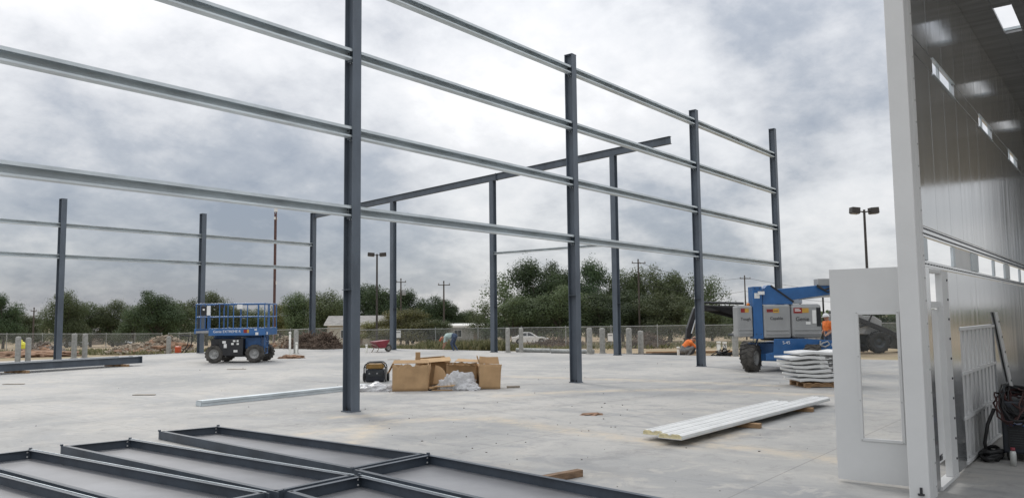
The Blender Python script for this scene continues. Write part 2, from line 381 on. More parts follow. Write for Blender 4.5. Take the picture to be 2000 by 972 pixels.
# ------------------------------------------------------------------ terrain
def ground_mat():
    m = bpy.data.materials.new('earth'); m.use_nodes = True
    nt = m.node_tree; nd = nt.nodes; lk = nt.links; b = nd['Principled BSDF']; b.inputs['Roughness'].default_value = .95; b.inputs['Specular IOR Level'].default_value = .2
    t = nd.new('ShaderNodeTexCoord')
    def nz(scale, det, dist=0.):
        n = nd.new('ShaderNodeTexNoise'); n.inputs['Scale'].default_value = scale; n.inputs['Detail'].default_value = det; n.inputs['Roughness'].default_value = .65; n.inputs['Distortion'].default_value = dist
        lk.new(t.outputs['Object'], n.inputs['Vector']); return n.outputs[0]
    def ramp(v, stops):
        c = nd.new('ShaderNodeValToRGB'); lk.new(v, c.inputs[0])
        for i, (p, cc) in enumerate(stops):
            e = c.color_ramp.elements[i] if i < 2 else c.color_ramp.elements.new(p)
            e.position = p; e.color = (*cc, 1)
        return c.outputs[0]
    a = ramp(nz(.16, 8, .5), [(.35, (.27, .195, .125)), (.62, (.40, .32, .225))])
    g = ramp(nz(.8, 8), [(.3, (.17, .155, .085)), (.7, (.30, .265, .16))])
    mx = nd.new('ShaderNodeMix'); mx.data_type = 'RGBA'
    mr = nd.new('ShaderNodeMapRange'); mr.inputs[1].default_value = .48; mr.inputs[2].default_value = .62; lk.new(nz(.09, 6), mr.inputs[0])
    lk.new(mr.outputs[0], mx.inputs[0]); lk.new(a, mx.inputs[6]); lk.new(g, mx.inputs[7]); lk.new(mx.outputs[2], b.inputs['Base Color'])
    bp = nd.new('ShaderNodeBump'); bp.inputs['Strength'].default_value = .6; bp.inputs['Distance'].default_value = .1; lk.new(nz(2.5, 8), bp.inputs['Height']); lk.new(bp.outputs[0], b.inputs['Normal'])
    return m
def make_ground():
    cs = sorted(set([-1500, -600, -250, -100, -50] + [i*4 for i in range(-10, 62)] + [280, 350, 500, 800, 1500]))
    n = len(cs); vs = []
    for x in cs:
        for y in cs:
            z = tz(x, y)
            if not (SX0-2 < x < SX1+2 and SY0-2 < y < SY1+2): z += .07*(noise.noise(Vector((x*.13, y*.13, 0)))-.2)
            else: z = -.16
            vs.append((x, y, z))
    fs = [(i*n+k, (i+1)*n+k, (i+1)*n+k+1, i*n+k+1) for i in range(n-1) for k in range(n-1)]
    me = bpy.data.meshes.new('ground'); me.from_pydata(vs, [], fs); me.materials.append(ground_mat()); me.update()
    for p in me.polygons: p.use_smooth = True
    o = bpy.data.objects.new('ground', me); col.objects.link(o); tag(o, 'bare tan earth sloping away beyond the slab', 'ground', kind='structure')
make_ground()

WOOD_BR = mat('rough_brown_timber', (.22, .14, .085), .85, 0, .3, 5, .5, 30, (1, 6, 6))
# ------------------------------------------------------------------ steel frame of the new building
def ibeam_poly(b, d, tf, tw):      # profile in (x,y), centred
    return [(-b/2,-d/2),(b/2,-d/2),(b/2,-d/2+tf),(tw/2,-d/2+tf),(tw/2,d/2-tf),(b/2,d/2-tf),(b/2,d/2),(-b/2,d/2),(-b/2,d/2-tf),(-tw/2,d/2-tf),(-tw/2,-d/2+tf),(-b/2,-d/2+tf)]
def column(x, y, h, label, rz=0., b=.21, d=.25, clips=(), gclips=()):
    t = thing('steel_post', label, 'column', (x, y, 0), rz, 'primed steel columns of the new frame')
    MB().prism(ibeam_poly(b, d, .016, .012), .022, h, 'z').build('shaft', PRIMER, t, .002)
    MB().bx(-b/2-.018, b/2+.018, -d/2-.018, d/2+.018, .001, .022).build('base_plate', PRIMER, t, .002)
    for sx in (-1, 1):
        for sy in (-1, 1):
            MB().tube((sx*.06, sy*.06, .02), (sx*.06, sy*.06, .085), .012, n=6).tube((sx*.06, sy*.06, .0225), (sx*.06, sy*.06, .045), .022, n=6).build('anchor_bolt', BOLT, t)
    for z in clips:
        MB().bx(-b/2-.055, -.008, -d/2+.02, d/2-.02, z-.006, z+.006).build('clip_plate', PRIMER, t)
    for z in gclips:
        for s_ in (-1, 1):
            cp = MB().bx(s_*.0065, s_*.085, -.055, .06, z-.245, z-.203).build('girt_clip', PRIMER, t)
            for yy in (-.035, .03): MB().tube((s_*.04, yy, z-.245), (s_*.04, yy, z-.265), .011, n=6).build('bolt', GALV, cp)
    MB().bx(-b/2-.004, b/2+.004, -d/2-.004, d/2+.004, h-.001, h+.016).build('cap_plate', PRIMER, t)
    return t
NX = [9.93, 17.567, 25.20, 32.84]; NY = 11.73
nl = ['nearest and thickest looking dark grey steel column rising out of the top of the picture',
      'dark grey steel column right of the cardboard boxes, second in the near row',
      'dark grey steel column beside the crouching orange worker, third in the near row',
      'dark grey steel column behind the blue boom lift, last in the near row']
for x, h, l in zip(NX, (8.87, 8.85, 8.83, 9.55), nl): column(x+.105, NY+.125, h, l, clips=(2.30,), gclips=(3.907, 5.447, 6.988, 8.528))
FY = 39.92
column(16.13, FY, 7.56, 'leftmost far steel column with the steel beams lying before it', b=.25, d=.3)
column(23.33, FY, 7.53, 'far steel column standing behind the left end of the scissor lift', b=.25, d=.3)
EX = 30.7
column(EX, FY, 8.27, 'far corner steel column where the sloping rafter starts', b=.25, d=.3)
def raf_z(y): return 8.29 + (FY-y)*(9.42-8.29)/(FY-15.47)
for y, l in ((32.76, 'slim far column under the rafter, just right of the nearest column'), (25.47, 'far column under the rafter behind the cardboard boxes'), (18.36, 'far column under the high end of the rafter, between two bollards')):
    column(EX, y, raf_z(y)-.345, l, math.pi/2, b=.24, d=.28, clips=(2.3,))
rf = thing('roof_rafter', 'long dark grey rafter beam sloping up across the far columns', 'beam', (EX, FY, 0))
L = FY-15.47; sl = math.atan2(raf_z(15.47)-raf_z(FY), L)
m_ = Matrix.Translation((0, -.13, raf_z(FY)-.165)) @ Matrix.Rotation(-sl, 4, 'X')
poly = [(x_, z_) for x_, z_ in ibeam_poly(.18, .33, .012, .008)]
MB().prism(poly, 0, -(L/math.cos(sl))+.13, 'y', m_).build('beam', PRIMER, rf, .002)
MB().box((0, 0, 0), (.2, .016, .36), m_ @ Matrix.Translation((0, -.01, 0))).build('end_plate', PRIMER, rf)
MB().box((0, 0, 0), (.2, .02, .37), m_ @ Matrix.Translation((0, -14.6, 0))).build('splice_plate', PRIMER, rf)

def girt_mesh(L, dz=.20, dep=.17, lt=.055, lb=.03, th=.004):   # along +x from 0, open towards -y, top at z=0
    pr = [(0,0),(dep,0),(dep,-dz),(0,-dz),(0,-dz+lb),(th,-dz+lb),(th,-dz+th),(dep-th,-dz+th),(dep-th,-th),(th,-th),(th,-lt),(0,-lt)]
    return MB().prism(pr, 0, L, 'x')
def girt(p0, L, label, rz=0., group=None, mt=GALV, **kw):
    t = thing('wall_girt', label, 'girt', p0, rz, group)
    dz = kw.get('dz', .20)
    girt_mesh(L, **kw).build('channel', mt, t)
    for xx in (.05, L-.05):
        for zz in (-.06, -dz+.06):
            MB().tube((xx, .16, zz), (xx, .15, zz), .012, n=6).build('bolt', BOLT, t)
    return t
rows = ['lowest', 'second lowest', 'third lowest', 'topmost']
bays = ['left of the nearest column, running out of the picture', 'between the nearest and the second near column', 'between the second and third near columns', 'between the third and the last near column']
GZ = [3.907, 5.447, 6.988, 8.528]
for k in range(4):
    for r_ in range(4):
        x0 = NX[k-1]+.212 if k else NX[0]-7.637+.21
        x1 = NX[k]+.095
        if k and True: x0 = NX[k-1]+.118
        girt((x0, NY+.035, GZ[r_]), x1-x0, '%s galvanised girt %s' % (rows[r_], bays[k]), group='galvanised girts of the near wall') if not (k == 0 and r_ == 3) else None
fx = [8.93, 16.13, 23.33, EX]
fb = ['at the left edge of the picture', 'between the two leftmost far columns', 'left of the far corner column']
for k in range(3):
    for z, nm in ((6.41, 'upper'), (4.925, 'lower')):
        girt((fx[k]+.012, FY-.09, z), fx[k+1]-fx[k]-.024, '%s thin girt of the far left wall, %s' % (nm, fb[k]), group='girts of the far left wall', dz=.2, lt=.03)
girt((EX-.08, 25.45, 4.99), 7.05, 'single thin girt between the far rafter columns, above the white car', -math.pi/2, dz=.12, dep=.14, lt=.03)

# ------------------------------------------------------------------ steel trays on the floor in front
def tray(nl_, fl_, fr_, nr_, label, strip=True, hole_discs=True):
    c = [Vector((*p, 0))*1.025 for p in (nl_, fl_, fr_, nr_)]; o = sum(c, Vector())/4
    t = thing('steel_tray', label, 'steel frame', o, 0, 'dark steel trays lying on the slab')
    q = [p-o for p in c]; H = .118
    ins = [p*.988 for p in q]
    MB().add([(p.x, p.y, .012) for p in ins] + [(p.x, p.y, .006) for p in ins], [(0,1,2,3),(7,6,5,4),(0,4,5,1),(1,5,6,2),(2,6,7,3),(3,7,4,0)]).build('sheet', SHEET, t)
    for i in range(4):
        a, b = q[i], q[(i+1) % 4]
        d = (b-a).normalized(); inw = Vector((-d.y, d.x, 0))
        if inw.dot(-(a+b)) < 0: inw = -inw
        ov = .05 if i % 2 else 0
        mb = MB(); w = .014
        mb.beam(a+inw*w/2 - d*ov + Vector((0,0,H/2+.004)), b+inw*w/2 + d*ov + Vector((0,0,H/2+.004)), w, H)
        mb.beam(a+inw*.036 + Vector((0,0,H+.001)) + d*.016, b+inw*.036 + Vector((0,0,H+.001)) - d*.016, .044, .006)
        ch = mb.build('side_channel', PRIMER_DK, t, .0015)
        if i == 1 and strip:
            MB().beam(a+inw*.003 + Vector((0,0,H+.0075)), b+inw*.003 + Vector((0,0,H+.0075)), .010, .006).build('edge_glint', GALV, t)  # bright strip stands in for light reflected off the top edge
    if hole_discs:
        for P_, dd in ((q[0], 1), (q[1], -1)):
            ax = (q[1]-q[0]).normalized(); ln = (q[3]-q[0]).normalized()
            for z in (.035, .09):
                b0 = P_ + ax*(.05*dd) + Vector((0,0,z)) + ln*.0
                MB().tube(b0-ln*.003, b0+ln*.001, .011, n=8).tube(b0+ln*.014, b0+ln*.017, .011, n=8).build('hole_light_disc', STK_W, t)  # solid white discs painted as background light showing through holes
            MB().box((P_.x+ax.x*.0+.0, P_.y+.02, H+.012), (.03, .03, .022)).build('corner_clip', PRIMER_DK, t)
    return t
tray((5.97,11.24), (6.77,11.02), (6.81,6.72), (5.70,6.72), 'farthest steel tray on the floor, nearest the steel column', strip=False)
tray((4.55,11.02), (5.36,10.86), (5.48,6.42), (4.53,6.42), 'steel tray second from the steel column, in the middle of three', True)
tray((3.42,11.10), (4.20,11.06), (4.46,6.45), (3.50,6.45), 'steel tray whose end corner shows at the lower left edge of the picture', True)
tray((2.45,11.0), (3.30,11.0), (3.44,6.4), (2.5,6.4), 'steel tray filling the lower left corner of the picture', True, False)
tray((5.66,6.64), (6.80,6.64), (6.22,2.2), (5.10,2.2), 'steel tray with the wood block beside its far edge, at the bottom centre', False)
tray((4.60,6.34), (5.50,6.34), (5.0,2.2), (4.1,2.2), 'steel tray cut off by the bottom edge, left of the one by the wood block', True)
bk = thing('wood_block', 'short rough wood block beside the dark steel trays', 'wood block', (7.32, 4.98, 0), R(-12))
MB().bx(-.42, .12, -.045, .045, .001, .075).build('timber', WOOD_BR, bk, .004)

# ------------------------------------------------------------------ paint booth on the right
BY = 1.65; BT = .03; BH = 5.75; BX1 = 28.0
booth = thing('paint_booth', 'tall galvanised paint booth with white end post at the right', 'booth', (8.3, BY, 0))
ox, oy = 8.3, BY
def bpanel(name, x0, x1, z0, z1, m=BOOTHGALV, y0=0., y1=BT, parent=booth, bevel=.002, g=.003):
    return MB().bx(x0-ox+g, x1-ox-g, y0, y1, z0+g, z1-g).build(name, m, parent, bevel)
MOD = 3.17; HALF = MOD/4
xs = []; x = 8.58
while x < BX1-.01: xs.append((x, min(x+HALF, BX1))); x += HALF
for (a, b) in xs:
    bpanel('wall_panel', a, b, 2.60, 4.36); bpanel('wall_panel', a, b, 4.53, BH)
    bpanel('seam_rib', a-.02, a+.02, 2.60, BH, GALV, BT+.001, BT+.03, g=0)
k = 0
x = 8.58
while x < BX1-1:
    bpanel('wall_panel', x, x+1.03, 4.36, 4.53); bpanel('wall_panel', x+2.32, min(x+MOD, BX1), 4.36, 4.53)
    fr = MB()
    for (a, b, c, d) in ((x+1.03, x+2.32, 4.345, 4.362), (x+1.03, x+2.32, 4.528, 4.545)): fr.bx(a-ox, b-ox, -.012, -.001, c, d)
    fr.build('light_opening_trim', GALV, booth)
    # window band
    for (a, b) in ((x+.0, x+.25), (x+1.63, x+1.75), (x+2.88, x+MOD)): bpanel('window_mullion', a, min(b, BX1), 2.26, 2.49, GALV)
    if x < 8.6: bpanel('blank_pane', x+1.75, x+2.88, 2.26, 2.49, WHITE_P, .012, .02)
    x += MOD
MB().bx(.28, BX1-ox, -.004, BT, 2.494, 2.597).build('splice_band', BOOTHGALV, booth, .002)
MB().bx(.28, BX1-ox, -.004, BT, 2.195, 2.256).build('splice_band', BOOTHGALV, booth, .002)
rv = MB()
for i in range(200):
    xx = .33+i*.075
    for zz in (2.525, 2.575): rv.box((xx, -.006, zz), (.016, .008, .016))
for i in range(110): rv.box((.36+i*.14, -.006, 2.225), (.06, .008, .012))
tag(rv.build('rivet_row', BOLT, booth), kind='stuff')
# lower band
bpanel('wall_panel', 8.58, 8.83, 0.02, 2.19)
bpanel('wall_panel', 9.76, 10.33, 0.02, 2.19)
bpanel('wall_panel', 10.33, 11.66, 1.57, 2.19); bpanel('wall_panel', 11.66, 13.0, 1.57, 2.19)
x = 13.0
while x < BX1-.01:
    bpanel('wall_panel', x, min(x+HALF*2, BX1), .02, 2.19); bpanel('seam_rib', x-.02, x+.02, 0, 2.19, GALV, BT+.001, BT+.03, g=0); x += HALF*2
jb = bpanel('door_jamb', 9.42, 9.755, .04, 2.19, WHITE, -.006, .06)
for i in range(10): MB().tube((9.67-ox, -.006, .2+i*.21), (9.67-ox, -.016, .2+i*.21), .012, n=8).build('bolt', BOLT, jb)
bpanel('door_jamb', 8.815, 8.835, .04, 2.19, WHITE, .0, .08)
bpanel('door_head', 8.835, 9.42, 2.15, 2.19, WHITE, .0, .08)
bpanel('door_sill', 8.835, 9.76, .0, .045, WHITE, -.012, .09)
ip = bpanel('infill_panel', 8.84, 9.415, .22, 1.78, WHITE_P, .05, .075)
text_mesh('marking', '7-1055', .085, TXT_K, ip, (9.13-ox, .048, .27), (math.pi/2, 0, 0))
bpanel('infill_rail', 8.84, 9.415, 1.785, 1.86, WHITE, .03, .075)
# filter rack
rack = MB().bx(10.33-ox, 13.0-ox, .33, .345, .04, 1.12).build('filter_rack_back', WHITE_P, booth)
x = 10.42
while x < 12.95:
    bpanel('filter_slat', x, x+.16, .05, 1.56, WHITE, .02, .20, g=0); x += .30
for z in (.03, .52, 1.02, 1.53): bpanel('filter_rail', 10.33, 13.0, z, z+.035, WHITE, -.01, .22, g=0)
br = MB().add([(12.92-ox,-.03,1.74),(13.22-ox,-.03,1.74),(14.98-ox,-.03,.02),(14.66-ox,-.03,.02),(12.92-ox,-.012,1.74),(13.22-ox,-.012,1.74),(14.98-ox,-.012,.02),(14.66-ox,-.012,.02)],
     [(0,1,2,3),(7,6,5,4),(0,4,5,1),(1,5,6,2),(2,6,7,3),(3,7,4,0)]).build('sloping_strip', WHITE, booth, .002)
for i in range(7):
    f_ = .08+i*.13; MB().tube((13.13-ox+1.75*f_, -.03, 1.74-1.72*f_), (13.13-ox+1.75*f_, -.04, 1.74-1.72*f_), .014, n=8).build('bolt', BOLT, br)
# end post
po = MB().bx(-.05, .13, -.012, .165, 0.0, BH).build('end_post', WHITE, booth, .012)
fl = MB().bx(.131, .29, -.012, -.001, 0.0, BH).build('end_post_flange', WHITE, booth, .002)
for i in range(26): MB().tube((.24, -.012, .1+i*.22), (.24, -.018, .1+i*.22), .008, n=6).build('rivet', GALV_OLD, fl)
MB().tube((-.055, .06, .06), (-.055, .06, .13), .012, n=6).tube((-.06, .06, .06), (-.06, .06, .075), .03, n=8).build('anchor_bolt', BOLT, booth)
# open door
dx0, dx1 = 8.75-ox, 8.79-ox
dr = MB()
for (a, b, c, d) in ((2.33, 2.60, .03, 2.21), (1.83, 1.955, .03, 2.21), (1.955, 2.33, .03, .465), (1.955, 2.33, 1.735, 2.21)):
    dr.bx(dx0, dx1, a-oy, b-oy, c, d)
dr = dr.build('door', WHITE, booth)
wf = MB()
for (a, b, c, d) in ((1.93, 1.96, .44, 1.76), (2.325, 2.355, .44, 1.76), (1.96, 2.325, .44, .47), (1.96, 2.325, 1.73, 1.76)): wf.bx(dx0-.012, dx0-.0005, a-oy, b-oy, c, d)
wf.build('window_frame', WHITE, dr, .003)
MB().bx(dx0+.015, dx0+.021, 1.955-oy, 2.33-oy, .465, 1.735).build('window_pane', GLASS, dr)
MB().tube((dx0-.0, 2.56-oy, 1.02), (dx0-.05, 2.56-oy, 1.02), .012, n=8).build('latch', GALV, dr) if False else None
sc = MB()
for yy in (1.945, 2.34):
    for zz in (.45, .85, 1.3, 1.75): sc.tube((dx0-.012, yy-oy, zz), (dx0-.015, yy-oy, zz), .006, n=6)
sc.build('frame_screws', GALV_OLD, dr)
# ceiling, other wall, far end
def cpanel(x0, x1, y0, y1): MB().bx(x0-ox+.002, x1-ox-.002, y0-oy+.002, y1-oy-.002, BH, BH+.04).build('ceiling_panel', CEIL, booth)
x = 8.3
i = 0
while x < BX1-.01:
    x2 = min(x+1.24, BX1)
    cpanel(x, x2, 1.31, 1.68)
    if i not in (3, 6, 9): cpanel(x, x2, 1.1, 1.31)
    cpanel(x, x2, -1.6, 1.1); cpanel(x, x2, -4.5, -1.6)
    MB().bx(x-ox-.02, x-ox+.02, -4.5-oy, .03, BH+.041, BH+.08).build('ceiling_rib', GALV, booth)
    x = x2; i += 1
MB().bx(17.0-ox, BX1-ox, -4.54-oy, -4.5-oy, 0, BH).build('unseen_side_wall', BOOTHGALV, booth)  # unseen wall, its front cut back so more light reaches the booth
MB().bx(BX1-ox, BX1-ox+.04, -.1-oy, 0.03, 0, BH).build('rear_panel', BOOTHGALV, booth)

# ------------------------------------------------------------------ welder with cables, spray can
w = thing('welder', 'black portable welder with cables heaped on top inside the booth', 'welder', (11.0, 1.40, 0), 0)
MB().bx(0, .85, -.62, -.02, .10, .70).build('case', WELDB, w, .02)
MB().bx(-.012, .0, -.56, -.08, .16, .40).build('lower_grille', BLACK, w, .004)
for i in range(7): MB().bx(-.018, -.012, -.54, -.10, .19+i*.028, .20+i*.028).build('grille_slat', DKSTEEL, w)
MB().bx(-.012, .0, -.56, -.08, .42, .47).build('badge', MBLUE, w)
text_mesh('lettering', 'Miller', .05, TXT_W, w, (-.014, -.20, .445), (math.pi/2, 0, -math.pi/2))
MB().bx(-.014, .0, -.30, -.12, .52, .64).build('control_panel', DKSTEEL, w, .004)
MB().tube((-.014, -.2, .58), (-.04, -.2, .58), .02, n=10).build('knob', BLACK, w)
for (xx, yy) in ((.12, -.08), (.12, -.56), (.72, -.08), (.72, -.56)):
    MB().lathe([(.02,-.03),(.085,-.03),(.1,-.015),(.1,.015),(.085,.03),(.02,.03)], (xx, yy, .1), (0,1,0), 14).build('wheel', RUBBER, w)
MB().path([(.1,-.05,.68),(.1,-.05,.86),(.5,-.05,.88),(.5,-.05,.68)], .014).build('handle', DKSTEEL, w)
cb = thing('cable_heap', 'tangle of black and dark red welding cables draped over the welder', 'cables', (11.0, 1.40, .70), 0)
def coil(cx, cy, cz, rx, ry, turns, r, sag=0., seed=0):
    rnd = random.Random(seed); pts = []
    for i in range(int(turns*22)):
        a = 2*math.pi*i/22; k_ = 1+.18*math.sin(a*.37+seed)
        pts.append((cx+rx*k_*math.cos(a)+.02*rnd.uniform(-1,1), cy+ry*k_*math.sin(a)+.02*rnd.uniform(-1,1), cz+.008*i/22*2.2+.03*math.sin(a*1.7+seed)+.01*rnd.uniform(-1,1)-sag*max(0, -math.cos(a))))
    return pts
MB().path(coil(.16, -.24, .045, .26, .20, 5, 0, .26, 1), .013).build('black_cable', HOSE, cb)
MB().path(coil(.22, -.28, .06, .24, .22, 4, 0, .18, 2), .011).build('red_cable', HOSE_R, cb)
MB().path(coil(.10, -.20, .085, .25, .17, 4, 0, .34, 5), .012).build('black_cable', HOSE, cb)
MB().path(coil(.05, -.12, .04, .22, .14, 3, 0, .30, 8), .010).build('red_cable', HOSE_R, cb)
fh = thing('cable_coil', 'coil of black hose on the floor beside the welder', 'cable', (11.02, 1.50, 0), 0)
MB().path(coil(.0, 0, .03, .24, .09, 5, 0, 0, 3), .022).build('hose', HOSE, fh)
MB().path([(0,.05,.05),(-.05,.06,.2),(-.03,.02,.42),(.02,-.05,.6)], .02).build('hose_end', HOSE, fh)
cn = thing('spray_can', 'small spray can with red cap standing before the welder', 'spray can', (10.72, 1.25, 0))
MB().lathe([(.0,.0),(.033,.0),(.033,.15),(.028,.165),(.012,.172),(0,.172)], (0,0,.001), (0,0,1), 16).build('body', CANW, cn)
MB().lathe([(.0,.173),(.022,.173),(.024,.178),(.024,.205),(.0,.208)], (0,0,.001), (0,0,1), 14).build('cap', RED, cn)

# ------------------------------------------------------------------ loose steel and panels on the slab
pu = thing('floor_purlin', 'long galvanised channel lying on the slab left of the nearest column', 'purlin', (8.93, 15.28, 0), math.atan2(15.42-15.28, 13.4-8.93))
girt_mesh(4.6, .11, .20, .05, .05, .004).build('channel', GALV, pu).location = (0, -.1, .112)
MB().bx(-.02, .004, -.09, .09, .003, .10).build('end_tab', GALV, pu)

bs0 = Vector((15.55, 31.3, 0))
def lying_beam(p0, p1, z, label, b=.2, d=.26):
    p0 = Vector((*p0, 0)); p1 = Vector((*p1, 0)); L = (p1-p0).length
    t = thing('loose_beam', label, 'beam', (p0.x, p0.y, z), math.atan2(p1.y-p0.y, p1.x-p0.x), 'steel beams laid on the slab at the left')
    MB().prism([(y_, x_+d/2) for x_, y_ in [(q[1], q[0]) for q in ibeam_poly(b, d, .014, .01)]], 0, L, 'x').build('beam', PRIMER, t, .002)
    MB().bx(-.016, -.001, -b/2-.02, b/2+.02, 0, d+.01).build('end_plate', PRIMER, t)
    return t
lying_beam((15.75, 31.35), (8.2, 30.2), .095, 'long dark steel beam lying at the left, nearest the camera')
lying_beam((15.55, 31.72), (8.0, 30.6), .095, 'dark steel beam lying behind the nearest one at the left')
lying_beam((15.2, 32.15), (7.9, 31.05), .095, 'dark steel beam lying farthest back of the three at the left')
for x, y, l in ((14.9, 31.55, 'timber bearer under the right end of the lying steel beams'), (11.2, 31.05, 'timber bearer under the lying steel beams at the left edge')):
    t = thing('timber_bearer', l, 'timber', (x, y, 0), math.pi/2+.15)
    MB().bx(-.75, .65, -.06, .06, .001, .09).build('timber', WOOD, t, .004)

def ins_panel(x0, y0, rz, L, z, label, wdt=.92):
    t = thing('insulated_panel', label, 'wall panel', (x0, y0, z), rz, 'white insulated panels on blocks')
    prof = [(-wdt/2, .0)]
    n = 2
    top = []
    for i in range(n+1):
        c = -wdt/2 + i*wdt/n
        if i < n:
            top += [(c+.015, .058), (c+.04, .072), (c+wdt/n-.04, .072), (c+wdt/n-.015, .058)]
    poly = [(-wdt/2, .055)] + top + [(wdt/2, .055)]
    MB().prism(poly + [(wdt/2, .048), (-wdt/2, .048)], 0, L, 'x').build('top_skin', WHITE_P, t, .001)
    MB().bx(.004, L-.004, -wdt/2+.006, wdt/2-.006, .008, .0475).build('foam_core', FOAM, t)
    for s_ in (-1, 1): MB().bx(.012, L, s_*wdt/2-.005, s_*wdt/2+.005, .0078, .047).build('side_skin', WHITE_P, t)
    for i in range(n):
        c = -wdt/2 + i*wdt/n
        MB().prism([(c+.02,.049),(c+.02,.057),(c+.045,.070),(c+wdt/n-.045,.070),(c+wdt/n-.02,.057),(c+wdt/n-.02,.049)], -.006, .0, 'x').build('rib_end', FOAM, t)
    MB().bx(0, L, -wdt/2, wdt/2, 0, .0075).build('bottom_skin', WHITE_P, t)
    for c in (-wdt/4, 0, wdt/4): MB().bx(.01, L-.01, c-.008, c+.008, .0585 if c == 0 else .0722, .0605 if c == 0 else .0735).build('groove_shade', GALV_OLD, t)  # raised grey bars paint groove shade on the skin; nothing is recessed
    for s_ in (-1, 1): MB().bx(0, L, s_*wdt/2-.009, s_*wdt/2+.009, .022, .030).build('edge_joint', GALV, t)
    return t
pa = math.atan2(4.98-5.12, 15.8-9.82)
ins_panel(9.84, 5.10, pa, 5.95, .085, 'front white insulated panel with yellow foam end on wood blocks', .36)
ins_panel(10.06, 5.47, pa+.004, 4.72, .075, 'shorter white ribbed panel lying close behind the front one', .34)
for xx, l in ((12.05, 'wood block under the middle of the white insulated panels'), (14.55, 'wood block under the far end of the white insulated panels')):
    t = thing('wood_bearer', l, 'wood block', (xx, 5.05, 0), pa+math.pi/2+.15)
    MB().bx(-.34, .55, -.06, .06, .001, .072).build('timber', WOOD, t, .004)

# stacks of wavy white panels on a pallet
SP = Vector((19.15, 6.35, 0)); SA = IMG + .06
def wavy(label, lx, ly, z, L, D, ph):
    nx, ny = 18, 3; vs = []; fs = []
    for s_ in (0, 1):
        for j in range(ny+1):
            for i in range(nx+1):
                x = i/nx*L; y = j/ny*D
                zz = .011*math.sin(x/L*math.pi*1.7+ph)+.006*math.sin(x/L*7+y*5+ph)
                vs.append((x, y, zz + (.055 if s_ else 0)))
    w = nx+1; o = w*(ny+1)
    for j in range(ny):
        for i in range(nx):
            a = j*w+i; fs += [(a, a+w, a+w+1, a+1), (o+a, o+a+1, o+a+w+1, o+a+w)]
    for i in range(nx): fs += [(i, i+1, o+i+1, o+i), (ny*w+i+1, ny*w+i, o+ny*w+i, o+ny*w+i+1)]
    for j in range(ny): fs += [(j*w, o+j*w, o+(j+1)*w, (j+1)*w), (j*w+nx, (j+1)*w+nx, o+(j+1)*w+nx, o+j*w+nx)]
    p = SP + Matrix.Rotation(SA, 4, 'Z') @ Vector((lx, ly, z))
    t = thing('wavy_panel', label, 'panel', p, SA, 'stacked wavy white panels by the boom lift')
    mb = MB(); mb.add(vs, fs, True); mb.build('panel', WHITE_P, t)
    lip = MB()
    for i in range(nx):
        lip.beam((vs[i][0], -.004, vs[i][2]+.02), (vs[i+1][0], -.004, vs[i+1][2]+.02),   .006, .055)
    lip.build('front_lip', WHITE_P, t)
ords = ['bottom', 'second', 'third', 'fourth', 'fifth', 'sixth', 'seventh']
for k in range(7):
    wavy('%s panel from the floor in the left wavy white stack' % ords[k], -.12-.045*k+(.30 if k == 6 else 0)+random.uniform(-.02,.02), random.uniform(-.02,.02), .15+k*.105, .86, .95, k*.9)
    wavy('%s panel from the floor in the right wavy white stack, next to the booth door' % ords[k], .78+random.uniform(-.015,.015), random.uniform(-.02,.02)-.05, .14+k*.108, .52, .95, 1.5+k*.7)
pl = thing('wooden_pallet', 'wooden pallet under the stacked wavy white panels', 'pallet', SP, SA)
for yy in (.05, .45, .85): MB().bx(.0, 1.30, yy-.04, yy+.06, .016, .095).build('stringer', WOOD, pl, .003)
for i in range(6): MB().bx(.02+i*.21, .15+i*.21, -.02, .97, .096, .114).build('deck_board', WOOD, pl, .002)
for i in (0, 3, 5): MB().bx(.02+i*.21, .13+i*.21, -.02, .97, .001, .015).build('bottom_board', WOOD, pl, .002)

